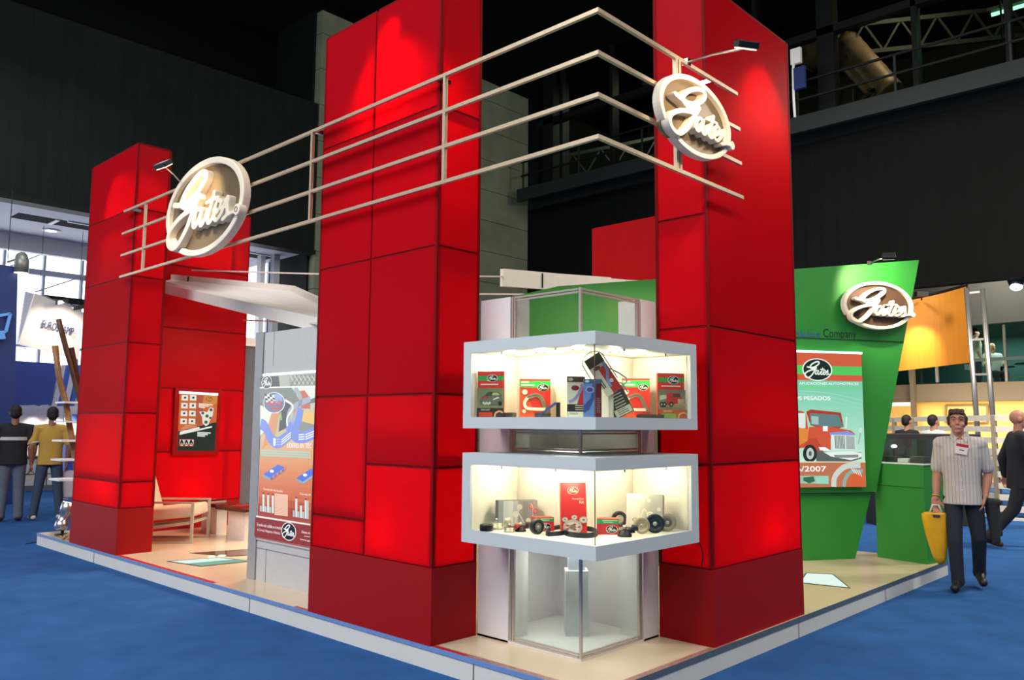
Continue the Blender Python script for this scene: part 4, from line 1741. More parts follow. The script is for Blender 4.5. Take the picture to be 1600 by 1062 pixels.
pr.pt('LOS PESADOS', D(20, 375), D(298, 375), D(20, 348)[1], '#ffffff', .02)
# truck
pr.ps([D(0, 445), D(100, 450), D(130, 470), D(150, 620), D(150, 700), D(0, 720)], '#c9502e')
pr.ps([D(30, 465), D(125, 465), D(125, 570), D(30, 570)], '#cfe2da')
pr.ps([D(60, 560), D(150, 580), D(155, 650), D(60, 700)], '#d8853c')
pr.ps([D(130, 455), D(160, 440), D(370, 462), D(390, 560), D(300, 590), D(160, 550)], '#a63c2c')
pr.ps([D(155, 465), D(355, 478), D(385, 560), D(250, 560), D(160, 545)], '#5e7f80')
pr.ps([D(165, 485), D(215, 490), D(215, 545), D(168, 540)], '#9dbcb8')
pr.ps([D(150, 560), D(300, 560), D(440, 585), D(470, 610), D(300, 640), D(300, 720), D(150, 720), D(140, 640)], '#c8543a')
pr.ps([D(120, 680), D(150, 640), D(200, 640), D(250, 720), D(230, 760), D(120, 760)], '#b8452f')
pr.ps([D(290, 600), D(420, 590), D(470, 615), D(470, 640), D(300, 625)], '#7f93d8')
pr.ps([D(300, 615), D(470, 620), D(475, 720), D(310, 720)], '#d4e0da')
pr.ps([D(325, 620), D(398, 622), D(400, 712), D(332, 710)], '#6d7c7a')
pr.ps([D(405, 622), D(465, 626), D(468, 714), D(408, 712)], '#6d7c7a')
for k in range(7):
    pr.pl([D(335 + k * 10, 622), D(340 + k * 10, 710)], .007, '#c9d6d0', False)
    pr.pl([D(410 + k * 8.5, 624), D(414 + k * 8.5, 711)], .007, '#c9d6d0', False)
pr.ps([D(215, 700), D(260, 700), D(300, 725), D(225, 722)], '#e6efe8')
pr.ps([D(190, 725), D(300, 735), D(510, 735), D(512, 780), D(440, 800), D(200, 800)], '#54605c')
pr.ps([D(250, 735), D(300, 765), D(440, 790), D(510, 770), D(512, 740), D(440, 730), D(300, 735)], '#dfe8e0')
pr.ps([D(320, 755), D(490, 752), D(490, 772), D(330, 775)], '#7e8a86')
pr.pd(*D(155, 745), 11, 14, '#262c2a')
pr.pd(*D(157, 745), 6, 9, '#b8c4c0')
pr.pd(*D(157, 745), 2.5, 4, '#56605e')
pr.ps([D(245, 555), D(278, 555), D(278, 590), D(245, 590)], '#eef4ee')
pr.pl([D(405, 570), D(408, 490)], .016, '#dbe8e0', False)
pr.pl([D(505, 600), D(490, 680)], .012, '#8fa8a0', False)
pr.pd(*D(505, 585), 2.6, 4, '#cfdcd4')
pr.ps([D(0, 798), D(540, 800), D(540, 808), D(0, 806)], '#d8c8a8')
pr.pt('2006/2007', D(-60, 868), D(268, 868), D(-60, 830)[1], '#ffffff', .025)
pr.ps([D(0, 898), D(285, 898), D(285, 955), D(0, 950)], '#9db8a4')
pr.ps([D(110, 910), D(180, 902), D(190, 935), D(150, 952), D(108, 930)], '#2f6a4e')
pr.ps([D(195, 900), D(280, 905), D(285, 955), D(200, 950)], '#8fd0b8')
pr.pl([D(320, 975), D(330, 900), D(400, 835), D(505, 825)], .06, '#c4cdc4')
pr.pl([D(390, 975), D(400, 920), D(440, 872), D(520, 866)], .04, '#8ea8a0')
pr.ps([D(410, 975), D(425, 900), D(480, 870), D(530, 905), D(540, 975)], '#cf6038')
for k in range(4):
    pr.pl([D(440 + k * 18, 845 + k * 4), D(465 + k * 16, 880 + k * 8)], .008, '#e6eee6', False)
pr.build('print', t)
b = MB(glow('tube_edge_blue', '#e6f0ff', 3))
b.bar(Vector((pw[0].x, pw[0].y, zt_ + .008)), Vector((pw[1].x, pw[1].y, zt_ + .008)), .04, .02)
b.build('lit_edge', t)

# green counter with glass showcase
cA, cB = Vector((5.76, .617, 0)), Vector((5.635, .075, 0))
dC = (cB - cA).normalized()
nC = Vector((-dC.y, dC.x, 0))
if nC.x < 0:
    nC = -nC
Lc = (cB - cA).length
t = thing('green_counter', (cA + cB) / 2 + nC * .2 + Vector((0, 0, ZP)), 'green display counter with glass showcase top beside the walking man', 'counter')
cen = (cA + cB) / 2 + nC * .19
zc = 1.15
b = MB(M_green)
b.obox(cen + Vector((0, 0, (ZP + zc) / 2)), dC, nC, (0, 0, 1), Lc / 2, .19, (zc - ZP) / 2)
b.build('body', t)
b = MB(mat('green_joint', '#0d4a16', 0.6))
b.obox(cen - nC * .19 + Vector((0, 0, .915)), dC, nC, (0, 0, 1), Lc / 2, .002, .003)
b.build('board_joint', t)
b = MB(mat('counter_top_light', '#dfe8e2', .3))
b.obox(cen + Vector((0, 0, zc + .006)), dC, nC, (0, 0, 1), Lc / 2 + .01, .2, .006)
b.build('top', t)
for k, (o_, hx, hy, hz) in enumerate(((nC * -.185, Lc / 2, .003, .125), (nC * .185, Lc / 2, .003, .125), (dC * (Lc / 2 - .004), .003, .18, .125), (dC * -(Lc / 2 - .004), .003, .18, .125))):
    b = MB(M_glass)
    b.obox(cen + o_ + Vector((0, 0, zc + .14)), dC, nC, (0, 0, 1), hx, hy, hz)
    b.build('glass_pane', t)
for lab, o_, col, sz in (('black boxed part lying in the glass showcase on green counter', -.17, '#1b1d1c', (.07, .06, .03)), ('white boxed part lying in the glass showcase on green counter', -.02, '#d8d8d2', (.06, .07, .022)), ('dark grey boxed part at right in the glass showcase on green counter', .14, '#3a3d3c', (.08, .07, .035))):
    b = MB(mat('showcase_' + col[1:], col, .4))
    p = cen + dC * o_ + Vector((0, 0, zc + .0125 + sz[2]))
    b.obox(p, dC, nC, (0, 0, 1), *sz)
    b.build('boxed_part', label=lab, cat='box', group='parts in the green counter showcase', bevel=.006)

# ================================================================ GOODS IN THE DISPLAY CASES
FU, FL = 1.584, 0.886          # tray floors
E1 = lambda X, Y: (730 + X / 6.637, 520 + Y / 6.6375)
E2 = lambda X, Y: (900 + X / 6.64, 520 + Y / 6.6375)
L1 = lambda X, Y: (740 + X / 8.0, 730 + Y / 8.0)
L2 = lambda X, Y: (900 + X / 4.827, 680 + Y / 4.827)


def pack(name, label, cat, group, u0, u1, vt, p0, zf, thick, side, yaw=0.0, lean=0.0, vb=None):
    """upright pack whose front spans pixel columns u0..u1 with its top at row vt, on the plane through p0"""
    d2 = Vector((RT.x, RT.y, 0)).normalized()
    d2 = Matrix.Rotation(yaw, 3, 'Z') @ d2
    um = (u0 + u1) / 2
    bl, br = PV(u0, 650, p0, (d2.x, d2.y)), PV(u1, 650, p0, (d2.x, d2.y))
    ht = PV(um, vt, p0, (d2.x, d2.y)).z - zf
    bl.z = br.z = zf
    n = Vector((-d2.y, d2.x, 0))          # away from the viewer
    if n.dot(bl - CAM) < 0:
        n = -n
    up_ = Vector((0, 0, 1)) * math.cos(lean) + n * math.sin(lean)
    back = n * math.cos(lean) - Vector((0, 0, 1)) * math.sin(lean) if lean else n
    lift_ = Vector((0, 0, thick * math.sin(lean)))
    bl, br = bl + lift_, br + lift_
    t = thing(name, (bl + br) / 2 + n * thick / 2, label, cat, group)
    b = MB(mat('pack_' + side[1:], side, .4))
    q = [bl, br, br + back * thick, bl + back * thick]
    b.hexa(q, [p + up_ * ht for p in q])
    b.build('carton', t)
    pr = Print(bl, d2, up_, 0.0)
    pr.lift = 0.0004
    pr.w, pr.h = (br - bl).length, ht
    return t, pr


def catalogue(label, u0, u1, vt, p0, yaw, truck):
    t, pr = pack('catalogue', label, 'catalogue', 'picture catalogues in the upper case', u0, u1, vt, p0, FU, .018, '#b5402c', yaw)
    w, h = pr.w, pr.h
    pr.rect(0, h * .62, w, h, '#d8382e')
    pr.rect(0, h * .80, w, h * .90, '#2fa04e')
    pr.logo(w * .56, h * .85, w * .38)
    pr.lines(w * .12, h * .725, w * .98, 1, .01, '#f6e6dc', h * .022)
    n = 8
    for i in range(n):
        f = i / (n - 1)
        c = (150 - 30 * f, 150 - 20 * f, 110 - 20 * f) if not truck else (170 - 60 * f, 168 - 50 * f, 140 - 40 * f)
        pr.rect(0, h * (.2 + .43 * i / n), w, h * (.2 + .43 * (i + 1) / n), '#%02x%02x%02x' % tuple(round(x) for x in c))
    if not truck:
        pr.shape([(w * .1, h * .28), (w * .95, h * .26), (w, h * .38), (w * .9, h * .46), (w * .25, h * .47), (w * .1, h * .4)], '#6e7064')
        pr.shape([(w * .28, h * .46), (w * .42, h * .55), (w * .8, h * .55), (w * .95, h * .46)], '#3f463e')
        pr.shape([(w * .56, h * .475), (w * .6, h * .535), (w * .78, h * .535), (w * .88, h * .475)], '#c0b58c')
        pr.shape([(w * .18, h * .4), (w * .42, h * .42), (w * .4, h * .46), (w * .22, h * .46)], '#c63a2e')
        pr.shape([(w * .6, h * .37), (w * .85, h * .42), (w * .8, h * .44), (w * .62, h * .4)], '#f1ead6')
        for k in range(5):
            pr.disc(w * (.25 + .06 * k), h * (.31 - .02 * (k % 2)), w * .045, '#ddd6c0')
        pr.disc(w * .88, h * .3, w * .07, '#20221e', h * .05)
    else:
        pr.rect(0, h * .25, w, h * .3, '#b9ad8e')
        pr.shape([(w * .05, h * .4), (w * .3, h * .44), (w * .3, h * .52), (w * .05, h * .5)], '#d9d3c4')
        pr.shape([(w * .28, h * .38), (w * .28, h * .53), (w * .34, h * .57), (w * .75, h * .57), (w * .8, h * .47), (w * .95, h * .42), (w * .95, h * .3), (w * .3, h * .3)], '#c8352a')
        pr.shape([(w * .5, h * .47), (w * .52, h * .55), (w * .76, h * .55), (w * .78, h * .47)], '#4d4038')
        pr.rect(w * .68, h * .33, w * .92, h * .43, '#d6cdb4')
        for k in range(5):
            pr.rect(w * (.70 + .045 * k), h * .34, w * (.715 + .045 * k), h * .42, '#71695a')
        pr.rect(w * .55, h * .29, w, h * .325, '#c9a556')
        for k, x in enumerate((.1, .2, .44)):
            pr.disc(w * x, h * .31, w * .07, '#191919', h * .055)
            pr.disc(w * x, h * .31, w * .03, '#c9c3b2', h * .025)
    pr.rect(0, 0, w, h * .2, '#3b2a26' if not truck else '#c05a30')
    pr.text('2006/2007', w * .15, h * .145, h * .035, '#f6efe2', 'l', 1.0)
    pr.rect(w * .08, h * .01, w * .6, h * .11, '#c9452f' if not truck else '#7d9c4e')
    pr.line([(w * .68, h * .01), (w * .72, h * .09), (w * .86, h * .13), (w * .99, h * .10)], h * .035, '#e6b48c')
    pr.build('print', t)
    return t


def belt_pack(label, u0, u1, vt, p0, yaw):
    t, pr = pack('belt_carton', label, 'carton', 'red belt cartons in the upper case', u0, u1, vt, p0, FU, .035, '#c9a27c', yaw)
    w, h = pr.w, pr.h
    pr.rect(0, 0, w, h, '#d5342a')
    pr.shape([(0, 0), (w * .5, 0), (w * .3, h * .5), (0, h * .78)], '#dd5a34')
    pr.rect(0, h * .78, w, h * .95, '#2fae4e')
    pr.lines(w * .04, h * .935, w * .36, 1, .01, '#d9f0d6', h * .035, 3)
    pr.lines(w * .04, h * .86, w * .52, 1, .01, '#d9f0d6', h * .04, 5)
    pr.logo(w * .76, h * .78, w * .34)
    pr.disc(w * .16, h * .66, w * .085, '#f2e3d6')
    pr.disc(w * .14, h * .16, w * .06, '#f2dccb')
    c = [(w * .95, h * .16), (w * .8, h * .32), (w * .68, h * .52), (w * .5, h * .58), (w * .25, h * .52), (w * .15, h * .38), (w * .22, h * .25), (w * .5, h * .22), (w * .85, h * .22)]
    pr.line(c[:5], w * .13, '#8f8672')
    pr.line(c[4:], w * .10, '#f3e9d8')
    cc = catmull([(x, y, 0) for x, y in c[:5]], 5)
    for p in cc[::1]:
        pr.line([(p.x - w * .05, p.y - h * .02), (p.x + w * .045, p.y + h * .02)], w * .014, '#3a352c', False)
    pr.build('print', t)
    return t


catalogue('catalogue with a grey car on the cover, leftmost in the upper case', 746, 787, 580, P(766, 615, 'x', .155), -.27, False)
catalogue('catalogue with a red truck on the cover, rightmost in the upper case', 1028, 1072, 583, P(1050, 615, 'y', .15), .27, True)
belt_pack('red and green belt carton standing next to the car catalogue', 812, 860, 592, P(836, 620, 'x', .34), .1)
belt_pack('red and green belt carton standing next to the truck catalogue', 972, 1016, 591, P(994, 620, 'y', .36), -.1)
# clear sleeve behind the left belt carton
p0 = P(866, 630, 'x', .42)
b = MB(glassy('acetate', '#f4efe6', .8))
q = [PV(u, 650, p0, (RT.x, RT.y)) for u in (852, 874)]
for p in q:
    p.z = FU
b.hexa([q[0], q[1], q[1] + Vector((.02, .02, 0)), q[0] + Vector((.02, .02, 0))], [p + Vector((0, 0, .2)) for p in (q[0], q[0].lerp(q[1], .6), q[0].lerp(q[1], .6) + Vector((.02, .02, 0)), q[0] + Vector((.02, .02, 0)))])
b.build('clear_sleeve', label='clear plastic sleeve standing behind the left red belt carton', cat='sleeve')
# loose blue and black belts beside it
t = thing('blue_strip', P(852, 646, 'x', .2), 'short blue belt strip leaning against a black clip in upper case', 'belt')
b = MB(mat('blue_rubber', '#3a4a9a', .4))
b.bar(P(842, 650, 'x', .2), P(869, 629, 'x', .24), .016, .012)
b.build('strip', t)
b = MB(M_blackp)
p = P(872, 641, 'x', .26)
b.obox((p.x, p.y, FU + .045), RT, FW, (0, 0, 1), .012, .02, .045)
b.build('clip', t)
# white/red/black blister card and the blue one in front
t, pr = pack('blister_card', 'white, red and black belt card left of the blue belt carton', 'card', None, 886, 914, 588, P(900, 620, 'x', .28), FU, .012, '#d8d2c6', .1)
w, h = pr.w, pr.h
pr.rect(0, 0, w, h, '#e9e2d6')
pr.rect(0, h * .86, w, h, '#403c36')
pr.disc(w * .2, h * .93, w * .14, '#cfc9bc', h * .04)
pr.shape([(w * .55, h * .3), (w, h * .3), (w, h * .85), (w * .8, h * .7)], '#c9303a')
pr.line([(w * .1, h * .38), (w * .4, h * .44), (w * .7, h * .62), (w * .85, h * .82)], w * .16, '#8d93cf')
pr.disc(w * .45, h * .72, w * .22, '#7c2a3a', h * .06)
pr.rect(0, h * .14, w, h * .32, '#2b2a27')
for k in range(3):
    pr.rect(w * .45, h * (.28 - .05 * k), w * .95, h * (.30 - .05 * k), '#d9d3c6')
pr.rect(w * .08, h * .01, w * .95, h * .14, '#f4f1ea')
pr.text('K040200', w * .14, h * .07, h * .05, '#4a463f', 'l', .8)
pr.build('print', t)
t, pr = pack('belt_box', 'blue and maroon belt carton at the front corner of upper case', 'carton', None, 912, 940, 592, P(926, 620, 'x', .19), FU, .03, '#5b1f28', .0)
w, h = pr.w, pr.h
pr.rect(0, 0, w, h, '#6f8fd0')
pr.rect(0, h * .88, w, h, '#4e607e')
pr.disc(w * .2, h * .94, w * .12, '#d4dcec', h * .035)
pr.rect(w * .66, 0, w, h * .88, '#6d1420')
pr.shape([(0, h * .1), (w * .3, h * .2), (w * .65, h * .55), (w * .7, h * .88), (w * .5, h * .88), (w * .4, h * .5), (0, h * .3)], '#3f55a0')
pr.disc(w * .35, h * .72, w * .25, '#a9b4e2', h * .09)
pr.disc(w * .35, h * .72, w * .18, '#5a4a8c', h * .06)
pr.lines(w * .72, h * .5, w * .95, 8, h * .05, '#b0808a', h * .02)
pr.build('print', t)


def rounded_loop(c, U, V, rx, ry, n=40):
    c, U, V = Vector(c), Vector(U), Vector(V)
    return [c + U * (rx * math.cos(2 * math.pi * k / n)) + V * (ry * math.sin(2 * math.pi * k / n)) for k in range(n)]


def belt_band(bm, loop, N, w, th, closed=True):
    """flat belt: loop of points, band width w along N, thickness th"""
    L = len(loop)
    c = sum(loop, Vector()) / L
    N = Vector(N).normalized()
    for i in range(L if closed else L - 1):
        p, q = loop[i], loop[(i + 1) % L]
        rp, rq = (p - c).normalized() * th, (q - c).normalized() * th
        bm.hexa([p, q, q + rq, p + rp], [x + N * w for x in (p, q, q + rq, p + rp)])


UPV = Vector((0, 0, 1))
RTH = Vector((RT.x, RT.y, 0)).normalized()
FWH = Vector((FW.x, FW.y, 0)).normalized()
# tilted sleeve with the white and red printed card and a belt round it, on a stand
pc = P(942, 585, 'x', .36)
t = thing('belt_sleeve', pc, 'tilted white and red belt sleeve with grey belt, topmost in upper case', 'carton')
ru = (RTH * math.cos(.42) - UPV * math.sin(.42))
rv = (UPV * math.cos(.42) + RTH * math.sin(.42))
rv2 = (rv * -1)
# long side leans: top-left to bottom-right
la = (PV(964, 612, pc, (RT.x, RT.y)) - PV(930, 560, pc, (RT.x, RT.y))).normalized()
lb = FWH.cross(la).normalized()
if lb.dot(RTH) < 0:
    lb = -lb
b = MB(mat('sleeve_card', '#e2d6c2', .45))
b.obox(pc, la, lb, FWH, .125, .052, .012)
b.build('card', t)
pr = Print(pc - FWH * .0125 + la * .125 - lb * .052, lb, -la, 0.0)
pr.lift = .0003
pr.rect(.045, .0, .104, .17, '#cf3a38')
pr.rect(0, .0, .045, .25, '#efe6d6')
pr.rect(0, .19, .104, .25, '#3d3b36')
pr.disc(.04, .175, .022, '#7d4a36', .012)
pr.line([(.05, .04), (.06, .09), (.085, .13), (.09, .19)], .018, '#9aa2dc')
pr.disc(.075, .07, .012, '#f6e6e0')
for k in range(2):
    pr.line([(.012 + .012 * k, .05), (.012 + .012 * k, .11)], .006, '#3a3632', False)
pr.build('print', t)
b = MB(mat('grey_belt', '#6f7a78', .4))
lp = []
for k in range(22):
    a_ = math.pi * (k / 21)
    lp.append(pc - la * .10 + (-la) * math.sin(a_) * .05 + lb * math.cos(a_) * .066 + FWH * .02)
lp = [pc + la * .06 + lb * .066 + FWH * .02] + lp + [pc + la * .02 - lb * .072 + FWH * .02]
belt_band(b, lp, FWH, .03, .005, False)
b.build('belt', t)
b = MB(mat('blue_belt_back', '#4a5480', .4))
lp = [PV(x, y, pc + FWH * .03, (RT.x, RT.y)) for x, y in ((950, 574), (966, 582), (978, 590), (979, 596), (970, 606), (955, 618))]
belt_band(b, lp, FWH, .028, .005, False)
b.build('belt', t)
b = MB(M_casein)
s0 = pc + la * .06 + FWH * .05
b.bar((s0.x, s0.y, FU), (s0.x, s0.y, pc.z), .05)
b.build('stand', t)
# dark belt sleeve in front on the right
pc = P(966, 628, 'y', .22)
t = thing('dark_sleeve', pc, 'dark grey belt sleeve with white printed lines beside red belt carton', 'carton')
la = (PV(988, 648, pc, (RT.x, RT.y)) - PV(968, 608, pc, (RT.x, RT.y))).normalized()
lb = FWH.cross(la).normalized()
if lb.dot(RTH) < 0:
    lb = -lb
b = MB(mat('sleeve_dark', '#4d473a', .45))
b.obox(pc, la, lb, FWH, .088, .062, .012)
b.build('card', t)
pr = Print(pc - FWH * .0125 + la * .088 - lb * .062, lb, -la, 0.0)
pr.lift = .0003
for k in range(6):
    pr.rect(.03 + .004 * k, .06 + .018 * k, .10, .066 + .018 * k, '#ece6d8')
pr.rect(.012, .006, .118, .05, '#f2ede2')
pr.lines(.03, .044, .10, 3, .012, '#8b8578', .005)
pr.build('print', t)
b = MB(mat('blue_belt', '#5f67a8', .35))
lp = [pc + la * (-.085 - .03 * math.sin(math.pi * k / 12)) + lb * (.07 * math.cos(math.pi * k / 12)) - FWH * .01 for k in range(13)]
lp = [pc + la * -.03 + lb * .078 - FWH * .01] + lp + [pc - la * .03 - lb * .075 - FWH * .01]
belt_band(b, lp, FWH, .028, .005, False)
b.build('belt', t)
b = MB(M_blackp)
lp = [pc - la * .03 - lb * .078 - FWH * .01, pc + la * .03 - lb * .085 - FWH * .01, pc + la * .075 - lb * .05 - FWH * .01]
belt_band(b, lp, FWH, .028, .006, False)
b.build('belt_end', t)
# ribbed belt lying in the right half of the tray
b = MB(mat('ribbed_rubber', '#3d3a32', .5))
p0, p1 = Vector((.62, .14, FU + .012)), Vector((.93, .19, FU + .012))
for k in range(22):
    a_ = p0.lerp(p1, k / 22)
    b.obox(a_, p1 - p0, UPV.cross(p1 - p0), UPV, .0045, .022, .012 if k % 2 else .009)
b.build('ribbed_belt', label='black ribbed belt lying under the truck catalogue in upper case', cat='belt')
for k, (u, lab) in enumerate(((795, 'dark belt piece lying beside the car catalogue in upper case'), (848, 'dark belt piece lying before the left red belt carton'))):
    b = MB(mat('ribbed_rubber', '#3d3a32', .5))
    p = P(u, 649, 'x', .22)
    b.obox((p.x, p.y, FU + .016), (0, -1, 0), (1, 0, 0), UPV, .05, .02, .014)
    b.build('belt_piece', label=lab, cat='belt', bevel=.004)

# ---------------------------------------------------------------- lower case
FP = lambda u, v: P(u, v, 'z', FL)


def lpack(name, label, cat, group, u0, u1, vt, vb, thick, side, yaw, lean=0.0):
    p0 = FP((u0 + u1) / 2, vb)
    return pack(name, label, cat, group, u0, u1, vt, p0, FL, thick, side, yaw, lean)


t, pr = lpack('silver_box', 'upright silver grey parts box at left in lower case', 'box', 'silver parts boxes', 780, 840, 782, 826, .08, '#5f5e5a', .25)
w, h = pr.w, pr.h
for k in range(8):
    pr.rect(w * k / 8, 0, w * (k + 1) / 8, h, '#%02x%02x%02x' % tuple([(150, 196, 206, 176, 138, 128, 140, 160)[k]] * 3))
pr.line([(w * .42, h * .02), (w * .45, h * .35), (w * .5, h * .62), (w * .58, h * .8)], w * .05, '#c9c6be')
pr.disc(w * .44, h * .52, w * .08, '#d9d6cc')
pr.disc(w * .54, h * .78, w * .07, '#d2cfc6')
pr.line([(w * .5, h * .6), (w * .58, h * .4), (w * .66, h * .2)], w * .02, '#d9d6cc', False)
for x, y, c in ((.84, .8, '#d0352e'), (.94, .62, '#d0352e'), (.76, .3, '#e3dccd')):
    pr.disc(w * x, h * y, w * .06, c)
    pr.disc(w * x, h * y, w * .035, '#d6cfc2')
    pr.disc(w * x, h * y, w * .02, c)
pr.line([(w * .82, h * .9), (w * .88, h * .76), (w * .86, h * .4), (w * .84, h * .3)], w * .012, '#e3dccd')
pr.build('print', t)
t, pr = lpack('silver_box', 'silver grey parts box leaning back at right in lower case', 'box', 'silver parts boxes', 977, 1033, 776, 829, .08, '#b9b1a0', -.3, .25)
w, h = pr.w, pr.h
for k in range(8):
    pr.rect(w * k / 8, 0, w * (k + 1) / 8, h, '#%02x%02x%02x' % tuple(x - d for x, d in zip([(206, 214, 212, 196, 180, 170, 166, 170)[k]] * 3, (0, 3, 12))))
for x, y, r in ((.66, .38, .09), (.62, .8, .05), (.9, .55, .05)):
    pr.disc(w * x, h * y, w * r, '#ebe4d2')
    pr.disc(w * x, h * y, w * r * .6, '#b5ad9c')
    pr.disc(w * x, h * y, w * r * .35, '#ebe4d2')
pr.line([(w * .4, h * .3), (w * .5, h * .55), (w * .62, h * .2), (w * .4, h * .1), (w * .35, h * .35)], w * .025, '#ece6d6')
pr.logo(w * .25, h * .22, w * .17, '#e9e2d0', '#6b655a')
pr.build('print', t)


def small_box(label, u0, u1, vt, vb, yaw, logo_at):
    t, pr = lpack('filter_box', label, 'box', 'small red and green boxes in the lower case', u0, u1, vt, vb, .075, '#cf4a34', yaw)
    w, h = pr.w, pr.h
    pr.rect(0, 0, w, h, '#cf2a26')
    pr.rect(0, h * .68, w, h * .96, '#2f9c56')
    pr.lines(w * .25, h * .92, w * .95, 1, .01, '#bfe3c6', h * .06, 2)
    pr.lines(w * .3, h * .81, w * .85, 1, .01, '#bfe3c6', h * .05, 4)
    pr.logo(w * logo_at, h * .34, w * .5)
    pr.build('print', t)
    return t


small_box('small red and green box left of the tall red kit box', 838, 866, 808, 830, .35, .55)
small_box('small red and green box right of the glass corner edge', 932, 966, 810, 835, -.1, .68)

t, pr = lpack('kit_box', 'tall red timing belt kit box with silver pulleys pictured', 'box', None, 878, 917, 755, 834, .04, '#d9442f', .15, .12)
w, h = pr.w, pr.h
pr.rect(0, 0, w, h, '#c92a24')
pr.logo(w * .48, h * .84, w * .42, '#f3dcd0', '#c92a24')
pr.text('PowerGrip', w * .9, h * .66, h * .038, '#f8ebe2', 'r', 1.0, .008)
pr.text('Kit', w * .9, h * .585, h * .06, '#f8ebe2', 'r', 1.0, .012)
for x, y, r in ((.1, .27, .12), (.5, .31, .12), (.86, .26, .17), (.42, .12, .38)):
    pr.disc(w * x if x > .12 else w * .13, h * y, w * r, '#b8aea4', w * r * .75)
    pr.disc(w * x if x > .12 else w * .13, h * y, w * r * .72, '#d8d0c6', w * r * .5)
    pr.disc(w * x if x > .12 else w * .13, h * y, w * r * .35, '#7d746c', w * r * .25)
for k in range(5):
    a_ = k * 1.2566
    pr.disc(w * (.42 + .25 * math.cos(a_)), h * (.12 + .055 * math.sin(a_)), w * .07, '#b9302a', h * .016)
pr.build('print', t)


def pulley(label, p, ax, r, w, outer, inner, group='loose pulleys in the lower case', hub='#c9c2b4'):
    ax = Vector(ax).normalized()
    p = Vector(p)
    t = thing('belt_pulley', p, label, 'pulley', group)
    b = MB(mat('pulley_' + outer[1:], outer, .35, metal=.2))
    b.lathe([(r * .55, 0), (r * .95, 0), (r, w * .12), (r, w * .88), (r * .95, w), (r * .55, w), (r * .55, 0)], p, ax)
    b.build('rim', t)
    b = MB(mat('pulley_' + inner[1:], inner, .3, metal=.4))
    b.lathe([(r * .2, w * .1), (r * .56, w * .08), (r * .56, w * .92), (r * .2, w * .9), (r * .2, w * .1)], p, ax)
    b.build('bearing', t)
    b = MB(mat('pulley_' + hub[1:], hub, .3, metal=.5))
    b.lathe([(0, -w * .02), (r * .2, -w * .02), (r * .22, w * 1.0), (0, w * 1.0)], p, ax)
    b.build('hub', t)
    return t


tow = -FWH
p = FP(760, 829)
pulley('black tape like pulley lying farthest left in the lower case', (p.x, p.y, FL + .001), (0, 0, 1), .042, .038, '#1b1a18', '#d9d0bc')
p = FP(836, 834)
pulley('black grooved pulley standing before the left red and green box', Vector((p.x, p.y, FL + .046)), tow + RTH * .7, .045, .035, '#1a1a1a', '#8d867a')
p = FP(970, 827) + FWH * .08
pulley('pale ring pulley behind the right red and green box', Vector((p.x, p.y, FL + .058)), tow, .05, .03, '#2c2922', '#e9dfc8', hub='#e9e0cc')
p = FP(1002, 833)
pulley('tan steel pulley before the leaning silver box', Vector((p.x, p.y, FL + .05)), tow, .05, .026, '#b8a78c', '#cbbb9e')
p = FP(1023, 832)
pulley('black pulley with pale hub between the two tan pulleys', Vector((p.x, p.y, FL + .058)), tow - RTH * .1, .058, .03, '#1c211d', '#222a24')
p = FP(1044, 829)
pulley('tan pulley with grey bearing farthest right in the lower case', Vector((p.x, p.y, FL + .054)), tow - RTH * .35, .053, .034, '#a8987f', '#6b6a64')


def tensioner(label, p, body, arm, s=1.0):
    p = Vector(p)
    t = thing('belt_tensioner', p, label, 'tensioner', 'belt tensioners in the lower case')
    b = MB(mat('tens_' + body[1:], body, .35, metal=.3))
    b.lathe([(0, 0), (.036 * s, 0), (.036 * s, .012 * s), (.028 * s, .016 * s), (.03 * s, .03 * s), (0, .03 * s)], p)
    b.build('body', t)
    b = MB(mat('tens_' + arm[1:], arm, .3, metal=.5))
    q = p + RTH * .05 * s + Vector((0, 0, .03 * s))
    b.bar(p + Vector((0, 0, .02 * s)) - RTH * .03 * s, q, .026 * s, .02 * s)
    b.cyl(q, q + Vector((0, 0, .026 * s)), .02 * s, .016 * s)
    b.build('arm', t)
    b = MB(mat('tens_bolt', '#d8cdb8', .25, metal=.8))
    b.cyl(p + Vector((0, 0, .03 * s)), p + Vector((0, 0, .055 * s)), .011 * s, n=8)
    b.build('bolt', t)
    return t


for lab, u, v, c1, c2, s in (('pale alloy tensioner beside the tape like pulley', 777, 826, '#cfc3a6', '#d9ceb4', 1.25), ('small pale tensioner on a red ring in front of silver box', 796, 831, '#d9cfb8', '#b5543a', .95), ('dark red and black tensioner in front of the silver box', 813, 830, '#2c1a16', '#4a2a22', 1.0), ('black tensioner with long pin in front of right red box', 976, 838, '#1c1a18', '#2b2824', 1.2)):
    p = FP(u, v)
    tensioner(lab, (p.x, p.y, FL + .0005), c1, c2, s)
# serpentine belt lying flat at the glass corner
p = FP(892, 836)
t = thing('drive_belt', (p.x, p.y, FL), 'long black drive belt coiled flat at the front corner of lower case', 'belt')
b = MB(mat('belt_rubber', '#15140f', .45))
lp = [FP(u, v) for u, v in ((854, 834), (862, 829), (876, 826.5), (890, 828), (893, 832), (880, 835.5), (862, 837.5), (855, 837))]
lp = catmull(lp, 5, True)
belt_band(b, lp, UPV, .026, .006)
b.build('left_coil', t)
b = MB(mat('belt_rubber', '#15140f', .45))
lp = [FP(u, v) for u, v in ((884, 834), (900, 829.5), (918, 829.5), (930, 833), (931, 838), (918, 840.5), (898, 839.5), (886, 837))]
lp = catmull(lp, 5, True)
belt_band(b, lp, UPV, .03, .006)
b.build('right_coil', t)

